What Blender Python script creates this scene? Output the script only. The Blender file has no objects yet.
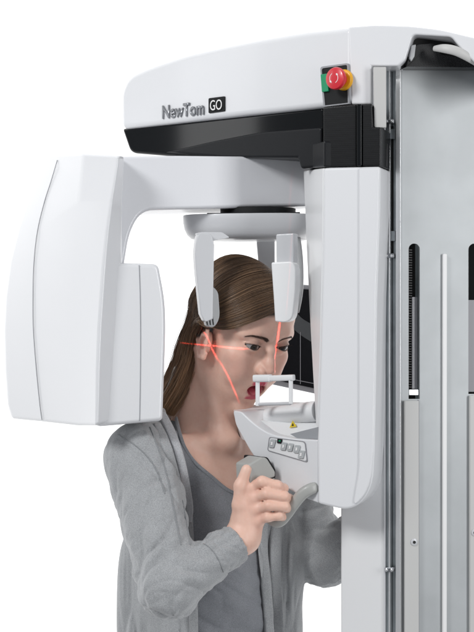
import bpy, bmesh, math, random, os
import numpy as np
from mathutils import Vector, Matrix
from mathutils.geometry import tessellate_polygon
R = math.radians
DIST, S, CZ = 2.6, 0.0016, 1.45            # camera distance, metres per photo pixel at depth 0, camera height
sc = bpy.context.scene
COL = sc.collection

# ---------------------------------------------------------------- camera, world, lamps
cam = bpy.data.objects.new('camera', bpy.data.cameras.new('camera'))
COL.objects.link(cam)
cam.location = (0, -DIST, CZ)
cam.rotation_euler = (R(90), 0, 0)
cam.data.sensor_fit = 'HORIZONTAL'
cam.data.sensor_width = 36
cam.data.lens = 36 * DIST / (474 * S)
cam.data.clip_start, cam.data.clip_end = 0.05, 200
sc.camera = cam

world = bpy.data.worlds.new('World'); sc.world = world; world.use_nodes = True
wn = world.node_tree; wn.nodes.clear()
wo = wn.nodes.new('ShaderNodeOutputWorld'); bg = wn.nodes.new('ShaderNodeBackground')
tc = wn.nodes.new('ShaderNodeTexCoord'); sx = wn.nodes.new('ShaderNodeSeparateXYZ')
cr = wn.nodes.new('ShaderNodeValToRGB')    # a white cyclorama behind the subject, a dim studio behind the camera
mr = wn.nodes.new('ShaderNodeMapRange')
mr.inputs['From Min'].default_value = -1; mr.inputs['From Max'].default_value = 1
cr.color_ramp.elements[0].position = 0.0; cr.color_ramp.elements[0].color = (.20, .205, .215, 1)
cr.color_ramp.elements[1].position = 0.56; cr.color_ramp.elements[1].color = (1, 1, 1, 1)
e = cr.color_ramp.elements.new(0.46); e.color = (.20, .205, .215, 1)
wn.links.new(tc.outputs['Generated'], sx.inputs[0]); wn.links.new(sx.outputs['Y'], mr.inputs['Value'])
wn.links.new(mr.outputs['Result'], cr.inputs['Fac']); wn.links.new(cr.outputs['Color'], bg.inputs['Color'])
bg.inputs['Strength'].default_value = 1.02
wn.links.new(bg.outputs[0], wo.inputs[0])

def area(name, loc, target, size, power, color=(1, 1, 1)):
    l = bpy.data.lights.new(name, 'AREA'); l.shape = 'RECTANGLE'; l.size, l.size_y = size; l.energy = power; l.color = color
    o = bpy.data.objects.new(name, l); COL.objects.link(o); o.location = loc
    o.rotation_euler = (Vector(target) - Vector(loc)).to_track_quat('-Z', 'Y').to_euler()
    return o
area('softbox', (-1.9, -2.3, 3.1), (0, 0, 1.4), (.8, .8), 47)
area('strip_softbox', (2.3, -2.2, 1.8), (.1, 0, 1.4), (.6, 1.8), 30)
area('added_edge_light', (-2.6, -.5, 2.3), (0, 0, 1.6), (.25, 1.3), 2)  # unseen lamp added for a streak in the black band and a brighter generator

sc.view_settings.view_transform = 'Standard'; sc.view_settings.look = 'None'
sc.view_settings.exposure = 0.50; sc.view_settings.gamma = 1.0
sc.cycles.use_denoising = True
sc.cycles.max_bounces = 8

# ---------------------------------------------------------------- helpers
def W(px, py, y):
    k = S * (DIST + y) / DIST
    return Vector(((px - 237) * k, y, CZ - (py - 316) * k))

def on_plane(px, py, plane):
    """the point of a vertical plane (through two plan points) seen at a photo position"""
    (pa, ya), (pb, yb) = plane[:2]
    A = W(pa, 316, ya); B = W(pb, 316, yb)
    d = B - A; n = Vector((-d.y, d.x, 0)).normalized()
    o = Vector((0, -DIST, CZ)); r = Vector(((px - 237) * S, DIST, -(py - 316) * S))
    t = n.dot(A - o) / n.dot(r)
    return o + r * t, (n if n.y > 0 else -n)

def mat(name, col, rough=.4, metal=0, coat=0, bump=0, bscale=200, var=0, vscale=8, sss=0, spec=.5, sheen=0, attr=None, aniso=0):
    m = bpy.data.materials.new(name); m.use_nodes = True
    nt = m.node_tree; b = nt.nodes['Principled BSDF']
    b.inputs['Base Color'].default_value = (*col, 1); b.inputs['Roughness'].default_value = rough
    b.inputs['Metallic'].default_value = metal; b.inputs['Coat Weight'].default_value = coat
    b.inputs['Coat Roughness'].default_value = .08
    b.inputs['Specular IOR Level'].default_value = spec
    if sheen: b.inputs['Sheen Weight'].default_value = sheen
    if sss:
        b.inputs['Subsurface Weight'].default_value = sss; b.inputs['Subsurface Scale'].default_value = .008
        b.inputs['Subsurface Radius'].default_value = (1, .35, .2)
    co = nt.nodes.new('ShaderNodeTexCoord')
    if attr:
        a = nt.nodes.new('ShaderNodeAttribute'); a.attribute_name = attr
        nt.links.new(a.outputs['Color'], b.inputs['Base Color'])
    if var:
        n = nt.nodes.new('ShaderNodeTexNoise'); n.inputs['Scale'].default_value = vscale; n.inputs['Detail'].default_value = 6
        nt.links.new(co.outputs['Object'], n.inputs['Vector'])
        mx = nt.nodes.new('ShaderNodeMix'); mx.data_type = 'RGBA'
        mx.inputs[6].default_value = (*[max(0, c * (1 - var)) for c in col], 1)
        mx.inputs[7].default_value = (*[min(1, c * (1 + var)) for c in col], 1)
        r = nt.nodes.new('ShaderNodeMapRange'); r.inputs['From Min'].default_value = .35; r.inputs['From Max'].default_value = .65
        nt.links.new(n.outputs['Fac'], r.inputs['Value']); nt.links.new(r.outputs['Result'], mx.inputs[0])
        if not attr: nt.links.new(mx.outputs[2], b.inputs['Base Color'])
    if bump:
        n = nt.nodes.new('ShaderNodeTexNoise'); n.inputs['Scale'].default_value = bscale; n.inputs['Detail'].default_value = 4
        nt.links.new(co.outputs['Object'], n.inputs['Vector'])
        bp = nt.nodes.new('ShaderNodeBump'); bp.inputs['Strength'].default_value = bump; bp.inputs['Distance'].default_value = .001
        nt.links.new(n.outputs['Fac'], bp.inputs['Height']); nt.links.new(bp.outputs[0], b.inputs['Normal'])
    return m

M = dict(
    white=mat('white_enamel', (.72, .73, .75), .32, coat=.35, bump=.04, bscale=500),
    white2=mat('white_enamel_satin', (.77, .78, .79), .38, coat=.2, bump=.04, bscale=500),
    arm=mat('white_arm_enamel', (.71, .72, .75), .32, coat=.3, bump=.04, bscale=500),
    black=mat('black_gloss', (.004, .005, .006), .07, coat=0, spec=.32),
    carbon=mat('black_textured', (.020, .021, .023), .25, spec=.25),
    smoke=mat('smoked_underside', (.012, .013, .015), .28, spec=.22),
    dark=mat('dark_plastic', (.012, .013, .014), .6, spec=.2),
    gap=mat('dark_gap', (.01, .01, .01), .7),
    seam=mat('seam_grey', (.30, .31, .33), .6),
    grey=mat('grey_plastic', (.40, .41, .42), .4, coat=.2, bump=.05, bscale=700),
    lgrey=mat('light_grey_plastic', (.56, .57, .59), .35, coat=.3),
    handle=mat('handle_grey', (.38, .385, .37), .42, coat=.1, bump=.08, bscale=900),
    beige=mat('beige_strip', (.53, .53, .52), .5, bump=.05),
    galv=mat('galvanised_steel', (.40, .42, .43), .5, metal=.35, var=.045, vscale=16, bump=.05, bscale=60),
    rail=mat('rail_steel', (.42, .46, .48), .38, metal=.7, var=.15, vscale=30),
    alu=mat('bright_aluminium', (.82, .83, .84), .25, metal=.8),
    chrome=mat('satin_chrome', (.30, .31, .33), .28, metal=.9),
    red=mat('red_plastic', (.62, .02, .035), .3, coat=.4),
    yellow=mat('yellow_plastic', (.85, .42, .01), .35, coat=.3),
    green=mat('green_plastic', (.0, .28, .12), .4, coat=.3),
    button=mat('button_grey', (.42, .44, .45), .45),
    icon=mat('icon_white', (.8, .8, .8), .5),
    screen=mat('screen_glass', (.004, .004, .006), .25, spec=.1),
    screen_grey=mat('screen_image_grey', (.05, .055, .06), .5),
    bezel=mat('bezel_grey', (.28, .28, .30), .4),
    rubber=mat('black_rubber', (.015, .015, .016), .6),
    warn=mat('warning_yellow', (.75, .55, .02), .5),
)
def weave(m, scale):
    nt = m.node_tree; b = nt.nodes['Principled BSDF']
    ck = nt.nodes.new('ShaderNodeTexChecker'); ck.inputs['Scale'].default_value = scale
    ck.inputs[1].default_value = (.006, .006, .007, 1); ck.inputs[2].default_value = (.012, .013, .014, 1)
    co = nt.nodes.new('ShaderNodeTexCoord'); mp = nt.nodes.new('ShaderNodeMapping'); mp.inputs['Rotation'].default_value = (.5, .6, .3)
    nt.links.new(co.outputs['Object'], mp.inputs[0]); nt.links.new(mp.outputs[0], ck.inputs[0])
    nt.links.new(ck.outputs[0], b.inputs['Base Color'])
weave(M['carbon'], 620)

def add(name, me, m, parent=None, smooth=False, bevel=0, seg=3, angle=35):
    o = bpy.data.objects.new(name, me); COL.objects.link(o)
    if m is not None: me.materials.append(m)
    if parent: o.parent = parent
    if smooth or bevel:
        me.polygons.foreach_set('use_smooth', [True] * len(me.polygons))
    if bevel:
        b = o.modifiers.new('bevel', 'BEVEL'); b.width = bevel; b.segments = seg; b.limit_method = 'ANGLE'; b.angle_limit = R(angle)
        b.harden_normals = True
    return o

def mesh(name, verts, faces):
    me = bpy.data.meshes.new(name); me.from_pydata([tuple(v) for v in verts], [], faces)
    bm = bmesh.new(); bm.from_mesh(me); bmesh.ops.recalc_face_normals(bm, faces=bm.faces); bm.to_mesh(me); bm.free()
    me.update(); return me

def rp(pts, n=6):
    """polygon with rounded corners: (x, y[, radius])"""
    out = []
    L = len(pts)
    for i, p in enumerate(pts):
        r = p[2] if len(p) > 2 else 0
        P = Vector(p[:2])
        if r <= 0: out.append(P); continue
        A = Vector(pts[i - 1][:2]); B = Vector(pts[(i + 1) % L][:2])
        a = (A - P); b = (B - P)
        ra = min(r, a.length * .49); rb = min(r, b.length * .49)
        a = P + a.normalized() * ra; b = P + b.normalized() * rb
        for k in range(n + 1):
            t = k / n
            out.append(a * (1 - t) ** 2 + P * 2 * t * (1 - t) + b * t * t)
    return out

def solid(name, loops, plane, depth, m, parent=None, bevel=0, off=0, seg=3):
    """outline (with holes) standing on a vertical plane, with real thickness behind it"""
    if not isinstance(loops[0], list): loops = [loops]
    vs, fs, idx = [], [], []
    L3 = []
    for lp in loops:
        q = []
        for p in lp:
            v, n = on_plane(p[0], p[1], plane); q.append(v - n * off)
        L3.append(q)
    F = [v for q in L3 for v in q]; N = len(F)
    vs = F + [v + n * depth for v in F]
    if len(loops) == 1:
        fs.append(list(range(N))); fs.append(list(range(2 * N - 1, N - 1, -1)))
    else:
        for t in tessellate_polygon(L3):
            fs.append(list(t)); fs.append([i + N for i in reversed(t)])
    b = 0
    for q in L3:
        k = len(q)
        for i in range(k):
            j = (i + 1) % k
            fs.append([b + i, b + j, b + j + N, b + i + N])
        b += k
    return add(name, mesh(name, vs, fs), m, parent, bevel=bevel, seg=seg)

def grid_solid(name, rows, back, m, parent=None, bevel=0, sub=0, seg=3):
    """rows of front points (px, py, y) closed by the same points pushed back"""
    nr, nc = len(rows), len(rows[0])
    vs = [W(*p) for r in rows for p in r]
    vs += [v + Vector(back) for v in vs]
    N = nr * nc; fs = []
    for i in range(nr - 1):
        for j in range(nc - 1):
            a = i * nc + j
            fs.append([a, a + 1, a + nc + 1, a + nc]); fs.append([a + N, a + nc + N, a + nc + 1 + N, a + 1 + N])
    ring = [j for j in range(nc)] + [i * nc + nc - 1 for i in range(1, nr)] + [(nr - 1) * nc + j for j in range(nc - 2, -1, -1)] + [i * nc for i in range(nr - 2, 0, -1)]
    for k in range(len(ring)):
        a, b = ring[k], ring[(k + 1) % len(ring)]
        fs.append([a, b, b + N, a + N])
    o = add(name, mesh(name, vs, fs), m, parent, bevel=bevel, seg=seg, angle=14)
    return o

def catmull(P, n=8):
    P = [Vector(p) for p in P]; out = []
    for i in range(len(P) - 1):
        a = P[max(i - 1, 0)]; b = P[i]; c = P[i + 1]; d = P[min(i + 2, len(P) - 1)]
        for k in range(n):
            t = k / n
            out.append(.5 * ((2 * b) + (c - a) * t + (2 * a - 5 * b + 4 * c - d) * t * t + (3 * b - a - 3 * c + d) * t ** 3))
    out.append(P[-1]); return out

def sweep(name, pts, radii, m, parent=None, flat=1.0, ns=20, n=8, power=2.0, up=Vector((0, -1, 0)), world=False):
    """tube along (px, py, y) points; radii in metres; flat squeezes across 'up'"""
    P = [Vector(p) if world else W(*p) for p in pts]
    C = catmull(P, n); Rr = [v.x for v in catmull([Vector((r, 0, 0)) for r in radii], n)]
    vs, fs = [], []
    for i, c in enumerate(C):
        t = (C[min(i + 1, len(C) - 1)] - C[max(i - 1, 0)]).normalized()
        a = t.cross(up); a = a.normalized() if a.length > 1e-4 else Vector((1, 0, 0)); b = a.cross(t).normalized()
        for k in range(ns):
            w = 2 * math.pi * k / ns
            cx, cy = math.cos(w), math.sin(w)
            ex = math.copysign(abs(cx) ** (2 / power), cx); ey = math.copysign(abs(cy) ** (2 / power), cy)
            vs.append(c + a * ex * Rr[i] + b * ey * Rr[i] * flat)
    for i in range(len(C) - 1):
        for k in range(ns):
            j = (k + 1) % ns
            fs.append([i * ns + k, i * ns + j, (i + 1) * ns + j, (i + 1) * ns + k])
    fs.append(list(range(ns - 1, -1, -1))); fs.append([(len(C) - 1) * ns + k for k in range(ns)])
    return add(name, mesh(name, vs, fs), m, parent, smooth=True, bevel=.0008, seg=2, angle=50)

def lathe(name, center, axis, prof, m, parent=None, ns=40, bevel=0):
    """profile of (along axis, radius)"""
    ax = Vector(axis).normalized(); a = ax.orthogonal().normalized(); b = ax.cross(a)
    vs, fs = [], []
    for (h, r) in prof:
        for k in range(ns):
            w = 2 * math.pi * k / ns
            vs.append(Vector(center) + ax * h + (a * math.cos(w) + b * math.sin(w)) * r)
    for i in range(len(prof) - 1):
        for k in range(ns):
            j = (k + 1) % ns; fs.append([i * ns + k, i * ns + j, (i + 1) * ns + j, (i + 1) * ns + k])
    fs.append(list(range(ns))); fs.append([(len(prof) - 1) * ns + k for k in range(ns)])
    return add(name, mesh(name, vs, fs), m, parent, smooth=True, bevel=bevel or .0004, seg=2)

def text(name, body, px, py, plane, h, m, parent, off=.001, width=1.0, bold=0.0, extrude=.0006, shear=0.0):
    """lettering standing on a vertical plane; h in photo pixels, px, py its left baseline point"""
    cu = bpy.data.curves.new(name, 'FONT'); cu.body = body; cu.size = 1; cu.offset = bold; cu.shear = shear
    o = bpy.data.objects.new('tmp', cu); COL.objects.link(o)
    dg = bpy.context.evaluated_depsgraph_get(); me = bpy.data.meshes.new_from_object(o.evaluated_get(dg))
    bpy.data.objects.remove(o)
    v0, n = on_plane(px, py, plane); v1, _ = on_plane(px + 10, py, plane)
    v1 = Vector((v1.x, v1.y, v0.z)); ax = (v1 - v0).normalized()
    k = h * S / .72 * (DIST + v0.y) / DIST
    bm = bmesh.new(); bm.from_mesh(me)
    g = bmesh.ops.extrude_face_region(bm, geom=bm.faces[:])
    for v in g['geom']:
        if isinstance(v, bmesh.types.BMVert): v.co.z += extrude / k
    bmesh.ops.recalc_face_normals(bm, faces=bm.faces)
    for v in bm.verts:
        v.co = v0 + ax * (v.co.x * k * width) + Vector((0, 0, v.co.y * k)) - n * (off + v.co.z * k)
    bm.to_mesh(me); bm.free()
    return add(name, me, m, parent)

def join_curve(name, pts, plane, w, m, parent, off=.0012):
    """thin seam line along photo points lying on a plane"""
    P = [on_plane(x, y, plane) for x, y in pts]
    P = [v - n * off for v, n in P]
    return sweep(name, P, [w] * len(P), m, parent, world=True, ns=8, n=6)

def thing(name, label, cat, loc=(0, 0, 0)):
    o = bpy.data.objects.new(name, None); COL.objects.link(o); o.empty_display_size = .05
    o['label'] = label; o['category'] = cat
    return o
# ---------------------------------------------------------------- the scanner
scanner = thing('dental_scanner', 'white dental X-ray scanner with black band, steel column and curved arm around the woman', 'medical scanner')
PH = ((123, .10), (355, -.20))             # side face of the top housing: its left end is the far one
PC = ((347, -.193), (490, -.235))
# top housing
hous = solid('top_housing', rp([(121, 129), (120.5, 92, 8), (128, 76, 10), (150, 66.5, 6), (185, 55, 8), (225, 46, 8), (265, 38, 8), (305, 31.5, 8), (352, 26.5), (352, 104.2), (323, 107.4)]), PH, .27, M['white'], scanner, bevel=.009, seg=5)
solid('top_cover', rp([(348, 27), (375, 25), (410, 26, 8), (440, 29.5, 8), (474, 37.5), (500, 44), (500, 84), (478, 66), (461, 49, 4), (451, 36.7, 4), (413, 34.5, 4), (405, 60, 3), (398, 66), (371.5, 66), (371.5, 104.2), (351.5, 104.4)]), PC, .26, M['white'], scanner, bevel=.003, seg=4)
# black band and what hangs under it
PB = ((123, .112), (355, -.188))
solid('black_band', rp([(121.5, 128.5), (323.5, 107), (323.5, 150), (290, 158), (186, 157.5), (130, 153, 6)]), PB, .25, M['black'], scanner, bevel=.005)
solid('underside_recess', rp([(165, 152.5), (215, 141, 8), (262, 132, 8), (323, 127.5), (323, 167), (302, 169), (299, 158), (230, 158)]), PB, .2, M['smoke'], scanner, bevel=.004, off=.004)
solid('black_collar', rp([(302.5, 146, 3), (324, 141), (324, 167), (302.5, 169)]), ((303, -.09), (323, -.197)), .1, M['smoke'], scanner, bevel=.003)
PK = ((323, -.196), (380, -.222))
solid('textured_collar', [(323.2, 107.2), (356.5, 104.2), (356.5, 166.2), (323.2, 167)], PK, .13, M['carbon'], scanner, bevel=.002)
solid('gloss_edge', [(356.8, 104), (362, 104), (362, 166), (356.8, 166.2)], PK, .13, M['black'], scanner, bevel=.002, off=.003)
solid('black_side_block', [(362.3, 104), (371.5, 103.8), (372.5, 127), (380.5, 127), (380.2, 165.8), (362.3, 166)], PK, .13, M['carbon'], scanner, bevel=.002)
# lettering
lt = text('name_lettering', 'NewTom', 162.5, 118.6, PH, 13.0, M['chrome'], scanner, bold=.025, width=.80, extrude=.0015)
pl = solid('badge', rp([(209.3, 98.4, 1.2), (225.6, 96.3, 1.2), (225.6, 111.2, 1.2), (209.3, 113.4, 1.2)]), PH, .002, M['dark'], scanner, off=.002)
text('badge_lettering', 'GO', 211.6, 110.8, PH, 10.4, M['icon'], pl, off=.0045, bold=.0, width=.72, extrude=.0004)
# emergency stop
rec = solid('button_recess', rp([(322, 68, 2.5), (348.7, 64, 2), (349.4, 104.2), (325.4, 107)]), PH, .004, M['dark'], scanner, bevel=.0008, off=.0018)
solid('recess_rim', [rp([(321.2, 67, 3), (349.6, 63.2, 2.5), (350.2, 104.0), (324.4, 107.0)]), rp([(322.6, 68.6, 2.5), (348.2, 65, 2), (348.9, 103.0), (326.0, 105.6)])], PH, .004, M['seam'], rec, off=.0028)
solid('green_plate', rp([(322.6, 74.8, 1), (330, 73.8), (330.5, 91.6), (324, 92.6, 1)]), PH, .004, M['green'], scanner, off=.006, bevel=.001)
v, n = on_plane(345.5, 80.3, PH)
nf = -n
lathe('yellow_collar', v + nf * .002, nf, [(0, .0155), (.003, .0158), (.006, .0145), (.007, .011)], M['yellow'], scanner)
sb = lathe('stop_button', v + nf * .006, nf, [(0, .009), (.010, .009), (.012, .013), (.015, .0163), (.019, .0168), (.022, .0155), (.0235, .010), (.0237, .003)], M['red'], scanner)
def arrow_ring(c, ax, r):
    ax = ax.normalized(); a = Vector((0, 0, 1)); b = ax.cross(a).normalized(); a = b.cross(ax)
    for s in (0, 1):
        P = [c + (a * math.cos(w) + b * math.sin(w)) * r for w in np.linspace(s * math.pi + .4, s * math.pi + 2.6, 8)]
        sweep('arrow', P, [.0005] * 6 + [.0016, .0002], M['icon'], sb, world=True, ns=8, n=3)
arrow_ring(v + nf * .0294, nf, .0075)
# latch area at the top of the column
PL = ((398, -.19), (480, -.16))
solid('latch_housing', rp([(396, 66), (398, 52), (412, 33), (452, 33), (486, 62), (486, 67.5), (396, 67)]), PL, .05, M['gap'], scanner)
solid('latch_block', rp([(404, 68), (406, 58, 2), (414, 46, 3), (432, 44.5, 3), (438, 56, 3), (486, 63), (486, 68.8), (404, 67.8)]), PL, .03, M['carbon'], scanner, off=.012, bevel=.002)
solid('latch_bracket', rp([(406, 60), (408, 47, 1), (412.5, 46), (411, 58), (408, 63)]), PL, .01, M['grey'], scanner, off=.016, bevel=.001)
sweep('latch_handle', [(434, 48.5, -.21), (444, 48.5, -.225), (456, 51, -.23), (468, 57, -.225), (480, 65, -.21)], [.004, .0065, .007, .0065, .005], M['beige'], scanner, flat=.7)
# carriage: the white panel in front of the column
PM = ((323, -.197), (380, -.222))
solid('carriage_panel', rp([(323.8, 167.6), (380, 166.4), (379.6, 210), (376.6, 300), (375.6, 380), (374.2, 450), (372, 490, 22), (352, 511.5, 14), (318, 503.5), (317.4, 440), (320.5, 350), (323, 250)]), PM, .10, M['white'], scanner, bevel=.004, seg=4)
solid('carriage_side_panel', rp([(359.5, 168.6), (379.4, 168.2), (378.6, 210), (375.6, 300), (374.6, 380), (373, 450), (370.4, 488, 20), (353, 508, 10), (359.5, 470, 10)]), PM, .006, M['white'], scanner, off=.0022, bevel=.0021, seg=4)
PN = ((303, -.07), (323, -.195))
solid('carriage_inner_face', [(303.3, 170.5), (323, 168), (322.3, 250), (319.9, 350), (317.2, 430), (315.6, 425), (312.5, 370), (309.2, 310), (306, 240)], PN, .07, M['white2'], scanner, bevel=.003)
solid('carriage_lower_block', rp([(318, 380), (372, 380), (370, 480, 10), (318, 496)]), ((318, -.11), (372, -.13)), .09, M['white'], scanner)
# column
PV = ((341, -.125), (385, -.16))
solid('column_side', [(340.5, 168), (385, 168), (385, 860), (340.5, 860)], ((340.5, -.12), (385, -.155)), .25, M['white2'], scanner, bevel=.003)
solid('column_core', [(386, 75), (480, 75), (480, 860), (386, 860)], ((386, -.10), (480, -.06)), .08, M['rail'], scanner)
solid('side_plate', rp([(373.2, 67), (386, 66.8), (386, 127.5, 2), (374.2, 127.5, 2)]), ((371, -.210), (400, -.216)), .012, M['beige'], scanner, bevel=.001)
PR = ((385, -.150), (400, -.158))
for (a, b, o, mm, t0) in ((384.6, 386.2, .006, 'lgrey', 128), (386.2, 389.6, .0, 'rail', 67), (389.6, 391.2, .006, 'alu', 67), (391.4, 395.6, -.006, 'rail', 67), (395.6, 397.4, .0, 'galv', 67), (397.6, 402.2, .011, 'alu', 67.5)):
    solid('rail', [(a, t0), (b, t0), (b, 860), (a, 860)], PR, .03, M[mm], scanner, off=o, bevel=.0006)
solid('rail_groove', [(391.3, 126), (392.4, 126), (392.4, 256), (391.3, 256)], PR, .003, M['gap'], scanner, off=-.003)
for y in (122, 256, 569):
    c = solid('rail_clip', rp([(386.6, y - 2.4, 1), (395.6, y - 2.4, 1), (395.6, y + 2.2, 1), (386.6, y + 2.2, 1)]), PR, .008, M['chrome'], scanner, off=.010, bevel=.001)
    for x in (388.4, 393.6):
        v, n = on_plane(x, y, PR); lathe('screw', v - n * .010, -n, [(0, .0022), (.0015, .0022), (.002, .0012)], M['alu'], c, ns=16)
for y in (134, 236):
    solid('rail_bracket', rp([(387, y - 5, 1), (395.5, y - 5, 1), (395.5, y + 5, 1), (387, y + 5, 1)]), PR, .004, M['rail'], scanner, off=.002, bevel=.0006)
    v, n = on_plane(389, y, PR); lathe('rail_bolt', v - n * .002, -n, [(0, .002), (.001, .002)], M['dark'], scanner, ns=14)
# galvanised back plate with its two slots
PP = ((401, -.158), (474, -.128))
def slot(x0, x1, y0, y1, n=12):
    r = (x1 - x0) / 2
    top = [Vector((x0 + r - r * math.cos(math.pi * k / n), y0 + r - r * math.sin(math.pi * k / n))) for k in range(n + 1)]
    return top + [Vector((x1, y1)), Vector((x0, y1))]
solid('back_plate', [[Vector((401.8, 68)), Vector((500, 71)), Vector((500, 860)), Vector((401.8, 860))], slot(408.6, 419.8, 243.5, 399), slot(468.4, 480.5, 243.5, 394)], PP, .004, M['galv'], scanner)
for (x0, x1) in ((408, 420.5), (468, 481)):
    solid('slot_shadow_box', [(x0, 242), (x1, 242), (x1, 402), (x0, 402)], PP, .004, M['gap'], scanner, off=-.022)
for k in range(56):
    y = 249 + k * 2.55
    solid('bellows_fold', [(409, y), (414.5, y + .2), (414.5, y + 1.3), (409, y + 1.1)], PP, .006, M['carbon'], scanner, off=-.010)
solid('slot_slide', [(414.4, 297), (419.6, 297), (419.6, 389), (414.4, 389)], PP, .004, M['bezel'], scanner, off=-.009)
solid('slot_slide', [(469.5, 300), (480, 300), (480, 392), (469.5, 392)], PP, .004, M['bezel'], scanner, off=-.009)
c = solid('slot_stop', rp([(409.5, 389.5, 1), (419.5, 389.5, 1), (419.5, 395.5, 1), (409.5, 395.5, 1)]), PP, .006, M['alu'], scanner, off=-.003, bevel=.001)
for (x0, x1, sx_, sy_, y0) in ((403.2, 417.6, 412.4, 541.5, 400.5), (468.4, 484, 472.8, 532, 395.5)):
    c = solid('cover_strip', [(x0, y0), (x1, y0), (x1, 860), (x0, 860)], PP, .006, M['beige'], scanner, off=.0065, bevel=.0015)
    v, n = on_plane(sx_, sy_, PP)
    lathe('screw', v - n * .0066, -n, [(0, .0055), (.001, .0055), (.0014, .0048)], M['lgrey'], c, ns=20)
    lathe('screw_socket', v - n * .0081, -n, [(0, .0026), (.0005, .0026)], M['gap'], c, ns=6)
solid('fold_highlight', rp([(442, 254, 1.5), (445.8, 254, 1.5), (445.4, 860), (441.4, 860)]), PP, .005, M['icon'], scanner, off=.0055, bevel=.001)  # white strip painting the highlight along the plate's fold
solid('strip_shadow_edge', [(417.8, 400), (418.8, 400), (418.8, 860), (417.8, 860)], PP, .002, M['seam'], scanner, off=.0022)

# rotating C-arm: cross beam, generator housing, collimator box
arm = thing('rotating_arm', '', '')
del arm['label']; del arm['category']; arm.parent = scanner
rows = []
for (yy, xl, x1, xf, xe, xi) in ((158.5, 44, 58, 83, 118.5, 124), (165, 41.5, 57, 82, 118, 124), (200, 28.5, 45, 79, 112, 122), (230, 18.5, 38, 77, 107.5, 122), (262, 10.5, 34.5, 75.5, 104, 122),
                                 (295, 6, 33.5, 74.5, 101.5, 121), (330, 4.2, 34, 74.5, 99, 120), (370, 5.2, 37, 75.5, 97.5, 118), (405, 8, 40.5, 77, 97, 116), (425, 12, 43, 79, 96.5, 113)):
    t = (yy - 155) / 270
    rows.append([(xl, yy - (3 if yy < 160 else 6 * (yy > 420)), .02), (x1, yy - (5 if yy < 160 else 3 * (yy > 420)), -.055), (xf, yy - (6 if yy < 160 else -1 * (yy > 420)), -.135),
                 (xe, yy - (4 if yy < 160 else -1 * (yy > 420)), -.185), (xi, yy - (3 if yy < 160 else 3 * (yy > 420)), -.15)])
gen = grid_solid('generator_housing', rows, (-.025, .15, 0), M['white'], scanner, bevel=.006, seg=4)
# seam along the generator
sm = [W(x, y, -.0555 - .0008) for (x, y) in ((57.6, 160), (51, 182), (44.6, 202), (37.7, 231), (34.2, 262), (33.2, 295), (33.6, 330), (36.6, 370), (40.1, 405), (42.2, 420))]
sm = [v + Vector((-.0003, -.0006, 0)) for v in sm]
sweep('generator_seam', sm, [.0006] * len(sm), M['seam'], gen, world=True, ns=8, n=5)
PA = ((118, -.12), (320, -.02))
solid('cross_beam', rp([(116, 156), (180, 155.5), (325, 157), (325, 205.5), (142, 210.5, 12), (130, 232, 14), (124, 268), (110, 268)]), PA, .14, M['arm'], scanner, bevel=.006, seg=4)
PO = ((100, -.166), (168, -.132))
col = solid('collimator_box', rp([(97, 262), (159, 264, 6), (165.6, 300, 14), (166.5, 330, 20), (163.3, 421, 5), (97, 427)]), PO, .17, M['white'], scanner, bevel=.010, seg=5)
join_curve('box_seam', [(139.2, 265), (140.3, 300), (140.6, 345), (140.2, 390), (139.6, 421)], PO, .0006, M['seam'], col, off=.0002)
lathe('rotation_bearing', W(262, 158, .08), (0, 0, 1), [(-.010, .07), (.0, .075), (.02, .075)], M['dark'], scanner)
bpy.data.objects.remove(arm)

# head support
lathe('support_bearing', W(258, 213.8, -.01), (0, 0, 1), [(-.006, .06), (.008, .06)], M['dark'], scanner)
solid('support_bracket', rp([(207, 213, .5), (300, 212), (300, 216), (207, 216)]), ((207, -.06), (300, -.06)), .05, M['dark'], scanner)
PS = ((183, -.07), (310, -.115))
hsx = []
def support_plate():
    # stadium plan with a rounded keel underneath
    lv = [(0, 1.0), (.002, 1.01), (.012, 1.0), (.022, .97), (.031, .90), (.037, .80), (.0385, .7)]
    L, Hw = .105, .075
    vs, fs, n = [], [], 56
    cx = W(250, 216, .0)
    d = Vector((.98, -.18, 0)); e_ = Vector((.18, .98, 0))
    for (h, s) in lv:
        for k in range(n):
            w = 2 * math.pi * k / n
            c, q = math.cos(w), math.sin(w)
            x = math.copysign(abs(c) ** .62, c) * (L + (s - 1) * .06); y = math.copysign(abs(q) ** .62, q) * (Hw + (s - 1) * .06)
            vs.append(cx + d * x + e_ * y - Vector((0, 0, h)))
    for i in range(len(lv) - 1):
        for k in range(n):
            j = (k + 1) % n; fs.append([i * n + k, i * n + j, (i + 1) * n + j, (i + 1) * n + k])
    fs.append(list(range(n))); fs.append([(len(lv) - 1) * n + k for k in range(n)])
    return add('support_plate', mesh('support_plate', vs, fs), M['lgrey'], scanner, smooth=True, bevel=.0015)
support_plate()
PT = ((195, -.128), (216, -.12))
ta = solid('temple_arm', rp([(198, 232.5, 5), (212, 233.5, 4), (214.4, 245), (213.6, 290), (213.2, 319, 1), (205, 322.5, 3), (200.8, 314), (196.6, 275, 20), (194.8, 250, 14)]), PT, .018, M['lgrey'], scanner, bevel=.004, seg=4)
solid('temple_arm_root', rp([(199, 232, 3), (222, 232, 3), (230, 237.5, 2), (214, 240.5), (206, 245)]), ((195, -.115), (230, -.10)), .03, M['lgrey'], scanner, bevel=.003)
solid('temple_pad', rp([(205, 295), (213, 286, 3), (218.6, 292, 4), (220.4, 318, 8), (214.5, 328, 7), (207, 326.5, 5)]), ((205, -.113), (221, -.105)), .018, M['grey'], ta, bevel=.004, seg=4)
for x in (205.2, 208.4, 211.4):
    solid('pad_rib', [(x, 314), (x + 1.2, 314), (x + 2.4, 325), (x + 1.6, 325)], ((205, -.113), (221, -.105)), .002, M['dark'], ta, off=.0008)
PF = ((273, -.128), (297, -.142))
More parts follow.
